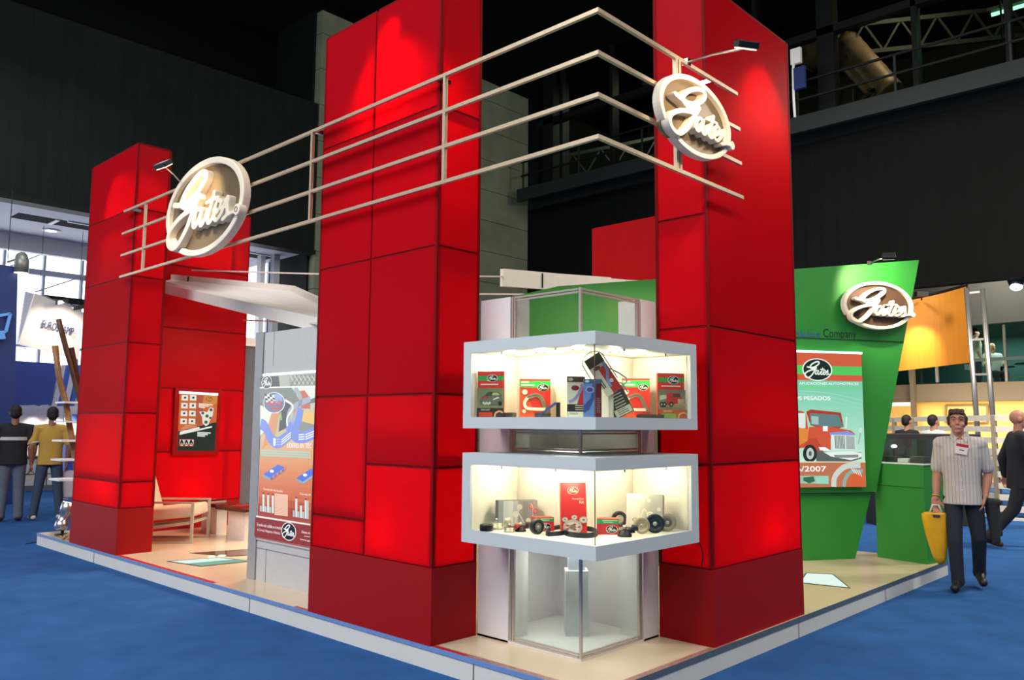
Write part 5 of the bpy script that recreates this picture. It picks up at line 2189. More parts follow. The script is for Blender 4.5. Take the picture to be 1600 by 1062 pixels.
# ================================================================ LEFT: BAMBOO SHELF, NEIGHBOUR BOOTHS
M_bam = mat('bamboo_pole', '#8a6238', 0.5, noise=.25, scale=14)
M_bam2 = mat('dark_bamboo_pole', '#5a3a26', 0.5, noise=.25, scale=14)
YB = 8.25
t = thing('pole_shelf', (0.35, YB, ZP), 'leaning bamboo poles carrying five white shelves behind the far left tower', 'shelf')
poles = [(((86, 540), (92, 589), (98, 612), (103, 630), (108, 660), (114, 695), (118, 722)), 0.033, M_bam, 0.0), (((91.4, 498), (97, 521), (103.6, 545.5), (111, 572), (121, 610)), 0.03, M_bam2, .06), (((110.8, 543), (115, 564), (121, 600)), 0.034, M_bam2, .12)]
for pts, r, m_, dy in poles:
    b = MB(m_)
    pp = [P(u, v, 'y', YB + dy) for u, v in pts]
    pp[-1] = pp[-2] + (pp[-1] - pp[-2]) * 1.0
    last = pp[-1].copy()
    d_ = (pp[-1] - pp[-2]).normalized()
    if last.z > ZP:
        pp.append(last + d_ * ((last.z - ZP) / max(-d_.z, .3)))
        pp[-1].z = ZP
    b.tube(pp, r, 10, True, [r * (1.0 if i % 2 else 1.08) for i in range(len(pp))])
    b.build('pole', t)
for (u0, v0), (u1, v1) in (((95, 627), (122, 628)), ((93, 657), (122, 658)), ((90, 687), (120, 690)), ((88, 717), (118, 720)), ((85, 748), (117, 753))):
    b = MB(M_white)
    p, q = P(u0, v0, 'y', YB - .05), P(u1, v0, 'y', YB - .05)
    b.box(p.x, q.x + .25, YB - .2, YB + .15, p.z - .022, p.z)
    b.build('shelf_board', t)
# gravel heap and chrome floor lamp on the platform corner
b = MB(M_gravel)
rnd = random.Random(3)
for i in range(260):
    a_, r = rnd.uniform(0, 6.28), abs(rnd.gauss(0, .16))
    p = Vector((.19 + .55 * r * math.cos(a_), 7.98 + 1.2 * r * math.sin(a_), ZP + .012 + max(0, .05 - r * .2)))
    if p.y < 7.68 or p.x < .02:
        continue
    b.ball(p, rnd.uniform(.012, .024), (1, 1, .7), 1)
b.build('gravel', label='tan gravel heap on the platform behind the far left tower', cat='gravel', kind='stuff')
c0 = P(97, 833, 'z', ZP + .03)
t = thing('floor_spotlight', (c0.x, c0.y, ZP), 'chrome floor spotlight leaning against the far left tower', 'spotlight')
p, q = P(93, 828, 'y', c0.y), P(106, 790, 'y', c0.y)
b = MB(mat('worn_chrome', '#c9cbcd', .3, metal=.9, noise=.05))
d_ = (q - p).normalized()
b.lathe([(.05, 0), (.075, .03), (.075, .1), (.06, .11), (.06, .2), (.075, .21), (.078, .33), (.07, .335)], p, d_, 18)
b.build('lamp_body', t)
b = MB(glow('floor_lamp_face', '#fff2dc', 5))
b.lathe([(0, 0), (.068, 0), (.068, .004)], p + d_ * .337, d_, 18)
b.build('lamp_lens', t)
b = MB(M_blackp)
b.box(c0.x - .07, c0.x + .07, c0.y - .05, c0.y + .05, ZP, ZP + .03)
b.bar(Vector((c0.x, c0.y, ZP + .02)), p + d_ * .15, .03)
b.build('lamp_foot', t)
spot(q + d_ * .03, q + d_, 20, 90, .8, (1, .9, .75), .04, 'floor_beam')
b = MB(M_blackp)
cb = [P(u, v, 'z', .006) for u, v in ((40, 849), (48, 848), (56, 845), (58, 838))]
b.tube(catmull(cb, 5), .006, 6)
b.build('cable', label='black cable lying on the carpet at the left platform corner', cat='cable')

# ---- dark blue partition cut by the left frame edge
M_navy = mat('navy_board', '#15336f', 0.5, noise=.05)
M_blue = mat('royal_blue_board', '#1b3f9a', 0.5, noise=.05)
yb = 14.6
p0, p1 = P(28, 418, 'y', yb), P(20, 780, 'y', yb)
t = thing('navy_partition', (p0.x - 1, yb, 0), 'dark blue partition cut by the left frame edge behind the black shirted man', 'partition')
b = MB(M_navy)
b.prism([Vector((p1.x - 3.2, yb, 0)), Vector((p1.x, yb, 0)), Vector((p0.x, yb, p0.z)), Vector((p0.x - 3.2, yb, p0.z + .12))], (0, .25, 0))
b.build('board', t)
b = MB(mat('pale_blue_frame', '#5f9ad8', .35, emit=.25))
q = [P(u, v, 'y', yb - .06) for u, v in ((-8, 494), (16, 490), (9, 518), (-8, 520))]
for i in range(4):
    b.bar(q[i], q[(i + 1) % 4], .05)
b.bar(P(-8, 527, 'y', yb - .06), P(7, 525, 'y', yb - .06), .1)
b.build('lit_frame', t)
t2 = thing('cylinder_spotlight', P(33, 415, 'y', yb), 'grey cylinder spotlight hanging above the dark blue partition', 'spotlight')
b = MB(mat('grey_lamp_can', '#8f8f86', .4, metal=.4))
p, q = P(33, 426, 'y', yb - .05), P(34, 408, 'y', yb - .05)
b.tube([p, q, q + Vector((0, .03, .08)), q + Vector((0, .16, .1))], .13, 16, True, [.13, .125, .11, .06])
b.build('can', t2)
b = MB(glow('warm_can_face', '#ffe8d0', 4))
b.cyl(p - Vector((0, 0, .012)), p - Vector((0, 0, .002)), .115)
b.build('lamp_lens', t2)
b = MB(M_steel)
b.bar(q + Vector((0, .1, .08)), q + Vector((0, .9, .1)), .03)
b.bar(q + Vector((0, .9, .1)), Vector((q.x, q.y + .9, 6.1)), .012)
b.build('bracket', t2)

# ---- white booth with lettering
ys = 18.2
M_cardw = mat('warm_white_board', '#efe3d6', .6)
c4 = [P(30, 537, 'y', ys), P(123, 561, 'y', ys), P(131, 488, 'y', ys), P(55, 458, 'y', ys)]
t = thing('slanted_sign_board', sum(c4, Vector()) / 4, 'slanted white sign board with dark EUROSTAMP letters at upper left', 'sign')
b = MB(M_cardw)
b.prism(c4, (0, .12, 0))
b.build('board', t)
b = MB(mat('pale_grey_board', '#b5b3b6', .6))
b.prism([P(27, 536, 'y', ys + .3), c4[0] + Vector((0, .1, 0)), c4[3] + Vector((0, .1, 0)), P(40, 455, 'y', ys + .3)], (0, .05, 0))
b.build('side_board', t)
b = MB(mat('dark_slate_letters', '#2d3a5c', .4))
vs, fs = text_mesh('EUROSTAMP', 1.0, .02)
pa, pb, pt_ = P(63, 511, 'y', ys - .02), P(113, 524, 'y', ys - .02), P(66, 499, 'y', ys - .02)
w_ = max(v.x for v in vs)
ex, ey = (pb - pa) / w_, (pt_ - pa) / .72
for off_ in (0, -.06):
    va = [b.bm.verts.new(pa + ex * v.x + ey * v.y + Vector((0, off_, 0))) for v in vs]
    for f in fs:
        b.face([va[i] for i in f])
b.build('lettering', t)
b = MB(M_dsteel)
b.hexa([P(68, 460, 'y', ys + .2), P(136, 468, 'y', ys + .2), P(136, 478, 'y', ys + .2), P(92, 472, 'y', ys + .2)], [p + Vector((0, .6, .0)) for p in (P(68, 460, 'y', ys + .2), P(136, 468, 'y', ys + .2), P(136, 478, 'y', ys + .2), P(92, 472, 'y', ys + .2))])
b.build('roof_edge', t)
b = MB(M_steel)
for c_ in (c4[3].lerp(c4[2], .1), c4[3].lerp(c4[2], .9)):
    b.bar(c_ + Vector((0, .06, 0)), Vector((c_.x, c_.y + .06, 6.1)), .008)
b.build('hanger', t)
for (u, v) in ((97, 471), (125, 480)):
    p = P(u, v, 'y', ys - .35)
    tt = thing('clip_spotlight', p, 'tiny spotlight above the slanted sign board, %s' % ('nearer its tall left edge' if u < 110 else 'beside the far left tower'), 'spotlight')
    b = MB(M_blackp)
    b.obox(p, (1, 0, .3), (0, 1, 0), (0, 0, 1), .12, .08, .05)
    b.build('lamp_head', tt)
    b = MB(M_steel)
    b.bar(p, p + Vector((0, .6, .12)), .025)
    b.build('arm', tt)
spot(P(97, 471, 'y', ys - .5), P(85, 520, 'y', ys), 110, 120, .8, (1, .9, .78), .05, 'booth_beam')
# ---- royal blue fascia with slanted posts over a white stand wall
yf = 17.6
t = thing('blue_booth', P(70, 760, 'y', yf + .6), 'blue and white booth with slanted white posts behind the two standing men', 'booth')
b = MB(M_blue)
b.prism([P(16, 633, 'y', yf), P(79, 632, 'y', yf), P(94, 568, 'y', yf), P(18, 563, 'y', yf)], (0, .4, 0))
b.build('fascia', t)
for k, (ua, ub, c) in enumerate(((80, 97, '#c9ccd8'), (90, 103, '#2a57b8'), (98, 112, '#c9ccd8'), (110, 120, '#2a57b8'), (116, 130, '#c9ccd8'))):
    b = MB(mat('slant_' + c[1:], c, .5))
    b.prism([P(ua, 634, 'y', yf + .1), P(ua + 9, 634, 'y', yf + .1), P(ub + 9, 570, 'y', yf + .1), P(ub, 570, 'y', yf + .1)], (0, .2, 0))
    b.build('slanted_post', t)
b = MB(mat('white_booth_wall', '#dcd8d8', .6))
p0, p1 = P(10, 632, 'y', yf + .9), P(140, 632, 'y', yf + .9)
b.box(p0.x - 1, p1.x + 1.5, yf + .9, yf + 1.0, 0, p0.z + .3)
b.build('rear_board', t)
b = MB(mat('white_counter_front', '#d9d4d0', .5))
c0, c1 = P(28, 762, 'y', yf), P(108, 760, 'y', yf)
zc_ = P(60, 716, 'y', yf).z
b.box(c0.x, c1.x + 1.2, yf, yf + .5, 0.12, zc_)
b.build('counter_front', t)
b = MB(mat('counter_dark', '#2a2c30', .4))
b.box(c0.x - .05, c1.x + 1.2, yf - .05, yf + .55, zc_, zc_ + .05)
b.box(c0.x, c1.x + 1.2, yf - .005, yf, zc_ * .5, zc_ * .5 + .02)
for k in range(4):
    x = c0.x + .55 * k
    b.box(x, x + .02, yf - .005, yf, .12, zc_)
b.build('counter_trim', t)
b = MB(mat('grey_skirting', '#5d6670', .5))
b.box(c0.x - .6, c1.x + 1.4, yf - .06, yf + .5, 0, .12)
b.build('skirting', t)
for u in (60, 92, 116):
    b = MB(M_chrome)
    p = P(u, 634, 'y', yf + .6)
    b.cyl(p, p + Vector((0, 0, .05)), .06, n=12)
    b.build('downlight', t)
    spot(p - Vector((0, 0, .05)), p - Vector((0, -.25, 1.2)), 55, 90, .9, (1, .9, .78), .04, 'booth_beam')
# poster picture hung on its wall
b = MB(mat('pale_print', '#cfd4da', .5))
p = P(118, 660, 'y', yf + .85)
b.box(p.x - .25, p.x + .35, yf + .86, yf + .895, p.z - .3, p.z + .3)
t = b.build('wall_print', label='pale print with blue patch on the white booth wall behind bamboo poles', cat='picture')
b = MB(mat('print_blue', '#4d6cb5', .5))
b.box(p.x - .1, p.x + .2, yf + .85, yf + .86, p.z, p.z + .2)
b.build('picture', t)
# blue rounded counter behind the yellow shirted man
p0, p1 = P(101, 742, 'y', 14.8), P(132, 740, 'y', 14.8)
t = thing('blue_counter', ((p0.x + p1.x) / 2, 15, 0), 'royal blue counter standing behind the yellow shirted man', 'counter')
b = MB(M_blue)
zz0, zz1 = p0.z, P(110, 692, 'y', 14.8).z
b.box(p0.x, p1.x, 14.8, 15.2, max(zz0, .3), zz1)
b.build('body', t, bevel=.04)
b = MB(mat('grey_skirting', '#5d6670', .5))
b.box(p0.x + .1, p1.x - .1, 14.85, 15.15, 0, max(zz0, .3))
b.build('base', t)

# ================================================================ RIGHT: YELLOW BOOTH, FENCE
M_yel = mat('yellow_booth_wall', '#ecbb62', .6)
M_org = mat('orange_banner', '#c27a0c', .55, noise=.03)
M_beige = mat('beige_band', '#5c4e3b', .6)
M_slat = mat('pale_wood_slat', '#e6dac4', .55, noise=.08, scale=6)
DB = 21.5
# lower yellow wall and the upper storey as one two-storey booth
w0, w1 = PD(1385, 640, DB + 2), PD(1680, 640, DB - 1.5)
dw = Vector((w1.x - w0.x, w1.y - w0.y, 0)).normalized()
nw = Vector((-dw.y, dw.x, 0))
if nw.dot(Vector((FW.x, FW.y, 0))) < 0:
    nw = -nw
wv = lambda u, v, o=0.0: PV(u, v, (w0.x + nw.x * o, w0.y + nw.y * o), (dw.x, dw.y))
t = thing('two_storey_booth', wv(1500, 800), 'yellow lit two storey booth with glazed upper floor at the right', 'booth')


def slab_uv(m_, u0, u1, v0, v1, th, name, o=0.0, par=None, z0=None):
    b = MB(m_)
    um = (u0 + u1) / 2
    a, c = wv(u0, 640, o), wv(u1, 640, o)
    zt, zb = wv(um, v0, o).z, (wv(um, v1, o).z if z0 is None else z0)
    b.hexa([Vector((p.x, p.y, zb)) for p in (a, c, c + nw * th, a + nw * th)], [Vector((p.x, p.y, zt)) for p in (a, c, c + nw * th, a + nw * th)])
    return b.build(name, par)


slab_uv(M_yel, 1380, 1700, 618, 900, .1, 'lower_wall', .4, t, 0.0)
slab_uv(M_beige, 1380, 1700, 597, 626, .35, 'floor_band', 0, t)
slab_uv(mat('upper_grey_wall', '#5a5952', .7), 1380, 1700, 440, 506, .2, 'upper_wall', 0, t)
slab_uv(glassy('tinted_teal_glass', '#dbe8e4', 1.0), 1380, 1700, 506, 597, .02, 'upper_glass', .1, t)
slab_uv(mat('upper_teal_room', '#2f5a52', .7), 1380, 1700, 490, 600, .1, 'rear_wall', 3.0, t)
for u in (1424, 1466, 1575, 1620):
    slab_uv(mat('glazing_post', '#6c6a60', .5), u - 2, u + 2, 506, 597, .06, 'glazing_post', .05, t)
slab_uv(mat('guard_rail', '#3a4a48', .5), 1380, 1700, 559, 564, .05, 'guard_rail', -.02, t)
slab_uv(mat('booth_deck', '#4b463c', .7), 1380, 1700, 612, 616, 3.2, 'upper_deck', .3, t)
slab_uv(M_beige, 1423, 1429, 570, 700, .15, 'front_post', -.2, t, 0)
for u in (1440, 1520, 1600):
    p = wv(u, 632, -1.6)
    area(p, wv(u, 690, .4), 1.2, 50, (1, .88, .66), name='booth_wall_wash')
p = wv(1540, 395, -1.4)
area(p, wv(1540, 600, 0), 1.2, 90, (1, .92, .8), name='booth_front_fill')  # unseen fill added to brighten the booth front
p = wv(1560, 520, 1.6)
area(p, p - Vector((0, 0, 1)), 1.5, 80, (.9, 1, .95), name='upper_room_lamp')
# white light panel on its wall, framed picture
slab_uv(glow('white_light_panel', '#fff6ea', 1.6), 1389, 1425, 617, 634, .05, 'light_panel', .3, t)
tf = thing('framed_board', wv(1514, 650, .3), 'long framed board on the yellow wall above the walking man', 'picture')
for a_, c_ in (((1478, 633), (1543, 632)), ((1478, 633), (1478, 660)), ((1543, 632), (1543, 660)), ((1478, 660), (1543, 660))):
    b = MB(mat('board_frame_brown', '#7a5a2c', .5))
    b.bar(wv(*a_, .3), wv(*c_, .3), .05)
    b.build('frame_bar', tf)
b = MB(mat('board_face', '#d8b468', .5))
b.prism([wv(1479, 659, .36), wv(1542, 659, .36), wv(1542, 633, .36), wv(1479, 634, .36)], nw * .02)
b.build('face', tf)
# orange curved banner held by a twin pole mast
do = 17.0
t = thing('orange_banner', PD(1455, 510, do), 'curved orange banner with a bright light patch left of the mast', 'banner')
b = MB(M_org)
cols = []
for k in range(15):
    f = k / 14
    dep = do + .9 * (1 - f) + .35 * math.sin(math.pi * f)
    u = 1385 + (1511 - 1385) * f
    vt = 474 - 27 * f + 3 * math.sin(math.pi * f)
    vb = 582 - 15 * f
    top_, bot_ = PD(u, vt, dep), PD(u, vb, dep)
    bot_.x, bot_.y = top_.x, top_.y
    cols.append((bot_, top_))
for (a, c), (d_, e) in zip(cols, cols[1:]):
    b.hexa([a, d_, d_ + FWH * .03, a + FWH * .03], [c, e, e + FWH * .03, c + FWH * .03])
b.build('cloth', t)
b = MB(M_dsteel)
b.tube([c + Vector((0, 0, .03)) for a, c in cols], .03, 8)
b.build('top_rod', t)
hp = PD(1440, 463, do + .15)
spot(hp, PD(1437, 560, do + .85), 800, 48, 1.0, (1, .82, .45), .06, 'banner_beam')
tl = thing('banner_lamp', hp, 'small lamp at the top of the orange banner', 'lamp')
b = MB(M_blackp)
b.obox(hp + Vector((0, 0, .05)), RTH, FWH, UPV, .12, .06, .05)
b.build('lamp_head', tl)
b = MB(M_dsteel)
b.bar(hp + Vector((0, 0, .06)), PD(1440, 468, do + .75), .03)
b.build('arm', tl)
b = MB(M_dsteel)
b.bar(cols[-1][1] + Vector((0, 0, .03)), PD(1511, 449, 16.62) + Vector((0, 0, .0)), .03)
b.build('fixing_arm', t)
t = thing('lattice_mast', PD(1530, 800, 16.6), 'twin pole aluminium mast with rungs beside the orange banner', 'mast')
ma, mb_ = PD(1510, 450, 16.6), PD(1535, 451, 16.4)
for p in (ma, mb_):
    b = MB(M_alu)
    b.tube([Vector((p.x + (.12 if p is ma else .14), p.y - .08, 0)), p], .05, 10)
    b.build('pole', t)
for z in (ma.z - .1, ma.z - 1.05, 2.6, 1.0):
    b = MB(M_alu)
    b.bar(Vector((ma.x + .03, ma.y - .02, z)), Vector((mb_.x + .03, mb_.y - .02, z)), .04)
    b.build('rung', t)
p = PD(1588, 448, 19)
t = thing('hall_spotlight', p, 'bluish white spotlight hanging in the dark above the upper floor', 'spotlight')
b = MB(M_blackp)
b.lathe([(.14, 0), (.2, .2), (.1, .35)], p + Vector((0, 0, .03)))
b.build('housing', t)
b = MB(glow('blue_white_lens', '#d8e0ff', 8))
b.ball(p, .13, (1.5, 1, .7))
b.build('lamp_lens', t)
b = MB(M_dsteel)
b.bar(p + Vector((0, 0, .35)), Vector((p.x, p.y, 14)), .04)
b.build('hanger', t)

# pale slat fence with its corner near the suited man
fc = Vector((12.3, .93, 0))
fl = Vector((17.2, 4.6, 0))
fr = Vector((12.9, -.9, 0))
zf = 1.80
t = thing('slat_fence', fc, 'pale horizontal slat fence around the yellow booth', 'fence')
n = 10
for side, (a, c) in (('l', (fl, fc)), ('r', (fc, fr))):
    dd = (c - a).normalized()
    nn = Vector((-dd.y, dd.x, 0))
    for k in range(n):
        z = zf - .09 - k * .19
        b = MB(M_slat)
        b.obox((a + c) / 2 + Vector((0, 0, z)), dd, nn, UPV, (c - a).length / 2, .012, .05)
        b.build('slat', t)
    L_ = (c - a).length
    m_ = max(2, int(L_ / 1.2))
    for i in range(m_ + 1):
        if side == 'r' and i == 0:
            continue
        p = a.lerp(c, i / m_)
        b = MB(mat('fence_post_wood', '#9a8a70', .6))
        q = p + FWH * .05
        b.box(q.x - .04, q.x + .04, q.y - .04, q.y + .04, 0, zf - .05)
        b.build('post', t)
b = MB(mat('dark_crate', '#262420', .6))
p = PD(1440, 705, 13.2)
b.obox((p.x, p.y, .72), RTH, FWH, UPV, .85, .2, .72)
b.build('dark_cabinet', label='long dark cabinet with flat top behind the green counter', cat='cabinet', bevel=.01)
t = thing('blue_lamp', PD(1397, 697, 13.0), 'blue white lamp glowing on the dark cabinet behind the green counter', 'lamp')
p = PD(1397, 697, 12.9)
b = MB(glow('blue_white_small', '#c9ceff', 6))
b.ball(p, .045, (1.4, 1, .6))
b.build('bulb', t)
b = MB(M_blackp)
b.bar(Vector((p.x, p.y, p.z - .03)), Vector((p.x, p.y, p.z - .22)), .03)
b.build('stem', t)

# ================================================================ PEOPLE
def hand_fill(bm, wrist, dirv, palm_n, side, curl=.5, s=1.0):
    """palm, five fingers and a side thumb; dirv: along the hand, palm_n: out of the palm"""
    wrist, d, pn = Vector(wrist), Vector(dirv).normalized(), Vector(palm_n).normalized()
    ac = d.cross(pn).normalized() * side      # towards the thumb
    pc = wrist + d * .05 * s
    for k in range(5):
        capsule(bm, wrist + ac * (.012 * (k - 2)) * s, .016 * s, wrist + d * .085 * s + ac * (.0165 * (k - 2)) * s, .0135 * s, 10, 3)
    for k, ln in enumerate((.068, .078, .074, .058)):
        base = wrist + d * .088 * s + ac * (.028 - .0185 * k) * s
        a = base
        dv = d.copy()
        for j in range(3):
            dv = (dv * math.cos(curl * .8) + pn * math.sin(curl * .8)).normalized() if j else (dv * math.cos(curl * .5) + pn * math.sin(curl * .5)).normalized()
            e = a + dv * ln * s * (.42, .32, .26)[j]
            capsule(bm, a, (.0092, .0085, .0078)[j] * s, e, (.0085, .0078, .007)[j] * s, 8, 3)
            a = e
    a = wrist + d * .03 * s + ac * .03 * s
    e = a + (d * .6 + ac * .7 + pn * .3).normalized() * .042 * s
    capsule(bm, a, .013 * s, e, .0105 * s, 8, 3)
    capsule(bm, e, .0105 * s, e + (d * .9 + pn * .35 + ac * .15).normalized() * .034 * s, .0085 * s, 8, 3)


def person(name, label, loc, rz, H, J, skin, shirt, trouser, shoe, hair, opts):
    """J: joints in the body's frame (x = own left, y = behind, z = up; the face looks along -y), in metres for a body of height H"""
    t = thing(name, loc, label, 'person', rz=rz)
    k = H / 1.75
    g = lambda q: Vector(q) * k
    j = {a: g(v) for a, v in J.items()}
    vox = opts.get('vox', .008)
    head = j['head']
    tilt = Euler((opts.get('nod', 0.0), opts.get('roll', 0.0), opts.get('turn', 0.0))).to_matrix()
    hp_ = lambda x, y, z: head + tilt @ (Vector((x, y, z)) * k)

    def body(bm):
        capsule(bm, j['pelvis'], .09 * k, j['chest'], .095 * k)
        capsule(bm, j['chest'], .09 * k, j['neck'] - g((0, 0, .05)), .06 * k)
        capsule(bm, j['neck'] - g((0, 0, .05)), .058 * k, head - tilt @ g((0, -.008, .06)), .052 * k)
        ellipsoid(bm, hp_(0, .012, .025), (.077 * k, .096 * k, .10 * k), tilt)
        ellipsoid(bm, hp_(0, -.022, -.05), (.058 * k, .066 * k, .072 * k), tilt)
        ellipsoid(bm, hp_(0, -.06, -.098), (.028 * k, .024 * k, .02 * k), tilt)
        capsule(bm, hp_(0, -.082, .02), .008 * k, hp_(0, -.104, -.022), .0135 * k)
        for sx in (-1, 1):
            capsule(bm, hp_(.008 * sx, -.085, .032), .012 * k, hp_(.05 * sx, -.07, .03), .012 * k)
            ellipsoid(bm, hp_(.042 * sx, -.06, -.03), (.022 * k, .02 * k, .022 * k), tilt)
            ellipsoid(bm, hp_(.079 * sx, .01, -.005), (.011 * k, .024 * k, .034 * k), tilt)
            ellipsoid(bm, hp_(.011 * sx, -.094, -.025), (.009 * k, .01 * k, .008 * k), tilt)
        capsule(bm, hp_(-.02, -.082, -.062), .0085 * k, hp_(.02, -.082, -.062), .0085 * k)
        capsule(bm, hp_(-.016, -.08, -.073), .0085 * k, hp_(.016, -.08, -.073), .0085 * k)
        for s_ in 'LR':
            sh, el, wr = j['sh' + s_], j['el' + s_], j['wr' + s_]
            capsule(bm, j['chest'] + g((0, 0, .1)), .07 * k, sh, .055 * k)
            capsule(bm, sh, .054 * k, el, .043 * k)
            capsule(bm, el, .043 * k, el.lerp(wr, .35), .044 * k)
            capsule(bm, el.lerp(wr, .35), .044 * k, wr, .028 * k)
            hd = opts.get('hand' + s_)
            if hd:
                hand_fill(bm, wr, hd[0], hd[1], hd[2], hd[3], 1.05 * k)
            hi, kn, an = j['hi' + s_], j['kn' + s_], j['an' + s_]
            capsule(bm, hi, .075 * k, kn, .05 * k)
            capsule(bm, kn, .05 * k, an, .04 * k)
            capsule(bm, an - g((0, 0, .02)), .036 * k, j['to' + s_] * .8 + an * .2 - g((0, 0, .01)), .028 * k)

    fuse('body', body, vox * .75, skin, t, 4)
    bw = opts.get('bulk', 1.0)

    def top(bm):
        hz = opts.get('hem', .0)
        pv, ch = j['pelvis'], j['chest']
        secs = [(pv + g((0, 0, -.06 + hz)), .192 * k * bw, .143 * k * bw), (pv + g((0, 0, .08)), .178 * k * bw, .13 * k * bw), (pv.lerp(ch, .55), .18 * k * bw, .128 * k * bw), (ch + g((0, 0, .02)), .195 * k * bw, .132 * k * bw), (ch + g((0, .0, .12)), .185 * k * bw, .115 * k * bw), (j['neck'] - g((0, 0, .065)), .11 * k, .085 * k)]
        rings_loft(bm, secs)
        for s_ in 'LR':
            sh, el, wr = j['sh' + s_], j['el' + s_], j['wr' + s_]
            capsule(bm, ch + g((0, .0, .10)) + (sh - ch) * .3, .085 * k, sh, .072 * k)
            if opts.get('long_sleeve'):
                capsule(bm, sh, .075 * k, el, .062 * k)
                capsule(bm, el, .062 * k, el.lerp(wr, .93), .046 * k)
            else:
                f = opts.get('sleeve', .75)
                capsule(bm, sh, .072 * k * min(bw, 1.1), sh.lerp(el, f), .074 * k * min(bw, 1.1), 16, 3)
    fuse('shirt' if not opts.get('long_sleeve') else 'jacket', top, vox, shirt, t, 5)

    def legs(bm):
        pv = j['pelvis']
        ellipsoid(bm, pv + g((0, .012, -.01)), (.155 * k * bw, .112 * k * bw, .12 * k))
        for s_ in 'LR':
            hi, kn, an = j['hi' + s_], j['kn' + s_], j['an' + s_]
            capsule(bm, hi, .098 * k * bw, kn, .075 * k * bw)
            capsule(bm, kn, .075 * k * bw, an + (kn - an) * .1, .064 * k * bw)
            capsule(bm, an + (kn - an) * .1, .064 * k * bw, an - (kn - an) * .02, .068 * k * bw)
    fuse('trousers', legs, vox, trouser, t, 5)
    for s_ in 'LR':
        an, to = j['an' + s_], j['to' + s_]

        def shoe_(bm):
            d = (to - an)
            heel = an - Vector((d.x, d.y, 0)).normalized() * .035 * k
            capsule(bm, heel + g((0, 0, -.035)), .042 * k, to + g((0, 0, .012)), .040 * k)
            capsule(bm, an, .046 * k, an.lerp(to, .5) + g((0, 0, 0)), .04 * k)
        fuse('shoe', shoe_, vox, shoe, t, 3)

    def hair_(bm):
        ellipsoid(bm, hp_(0, .026, .045), (.085 * k, .098 * k, .095 * k), tilt)
        ellipsoid(bm, hp_(0, .055, -.0), (.078 * k, .065 * k, .085 * k), tilt)
        if opts.get('fringe'):
            for x in (-.05, -.02, .012, .045):
                capsule(bm, hp_(x, -.04, .105), .026 * k, hp_(x * 1.15 - .01, -.082, .078), .011 * k)
            for sx in (-1, 1):
                capsule(bm, hp_(.076 * sx, -.02, .04), .02 * k, hp_(.078 * sx, -.018, -.02), .012 * k)
    if hair:
        fuse('hair', hair_, vox, hair, t, opts.get('hair_smooth', 4))
    if opts.get('face', True):
        b = MB(mat('eye_white', '#d9d2c8', .3))
        for sx in (-1, 1):
            b.ball(hp_(.031 * sx, -.075, .012), .0085 * k, (1.1, .5, .5), 2, tilt.to_4x4())
        b.build('eyes', t, local=True)
        b = MB(mat('iris_dark', '#2b2018', .3))
        for sx in (-1, 1):
            b.ball(hp_(.031 * sx, -.0785, .012), .0052 * k, (1, .6, .9), 2, tilt.to_4x4())
        b.build('pupils', t, local=True)
        b = MB(mat('brow_hair', '#3a2a1e', .8))
        for sx in (-1, 1):
            b.tube([hp_(.014 * sx, -.098, .036), hp_(.034 * sx, -.095, .044), hp_(.056 * sx, -.078, .036)], .0045 * k, 6)
        b.build('eyebrows', t, local=True)
        b = MB(mat('lip_skin', '#9a5a4c', .5))
        b.tube([hp_(-.024, -.083, -.067), hp_(0, -.0925, -.0665), hp_(.024, -.083, -.067)], .0042 * k, 6)
        b.build('lips', t, local=True)
    return t, j, k, hp_


STAND = dict(pelvis=(0, 0, .95), chest=(0, -.01, 1.28), neck=(0, -.005, 1.53), head=(0, -.02, 1.645),
             shL=(.19, 0, 1.42), elL=(.235, .03, 1.13), wrL=(.235, -.04, .88), shR=(-.19, 0, 1.42), elR=(-.235, .03, 1.13), wrR=(-.235, -.04, .88),
             hiL=(.09, 0, .90), knL=(.105, -.02, .5), anL=(.115, .02, .09), toL=(.14, -.15, .035), hiR=(-.09, 0, .90), knR=(-.105, -.02, .5), anR=(-.115, .02, .09), toR=(-.14, -.15, .035))
M_skin = mat('light_skin', '#b98268', .55, noise=.05)
M_skin2 = mat('tan_skin', '#8a5a42', .55, noise=.05)
M_hairb = mat('brown_hair', '#3b281a', .7, noise=.25, scale=60)
M_hairk = mat('black_hair', '#16110e', .7, noise=.2, scale=60)
M_denim = mat('dark_denim', '#1f2530', .85, noise=.15, scale=40)
M_shoe = mat('black_shoe', '#141313', .5)


def striped(name, base, stripe, axis, freq, width):
    m = mat(name, base, .8, noise=.04)
    nt = m.node_tree
    b_ = nt.nodes['Principled BSDF']
    tc = nt.nodes.new('ShaderNodeTexCoord')
    sp_ = nt.nodes.new('ShaderNodeSeparateXYZ')
    nt.links.new(tc.outputs['Object'], sp_.inputs[0])
    mu = nt.nodes.new('ShaderNodeMath')
    mu.operation = 'MULTIPLY'
    mu.inputs[1].default_value = freq
    nt.links.new(sp_.outputs[axis], mu.inputs[0])
    fr_ = nt.nodes.new('ShaderNodeMath')
    fr_.operation = 'FRACT'
    nt.links.new(mu.outputs[0], fr_.inputs[0])
    lt = nt.nodes.new('ShaderNodeMath')
    lt.operation = 'LESS_THAN'
    lt.inputs[1].default_value = width
    nt.links.new(fr_.outputs[0], lt.inputs[0])
    mx = nt.nodes.new('ShaderNodeMixRGB')
    src = b_.inputs['Base Color'].links[0].from_socket
    nt.links.new(src, mx.inputs[1])
    mx.inputs[2].default_value = (*lin(stripe), 1)
    nt.links.new(lt.outputs[0], mx.inputs[0])
    nt.links.new(mx.outputs[0], b_.inputs['Base Color'])
    return m


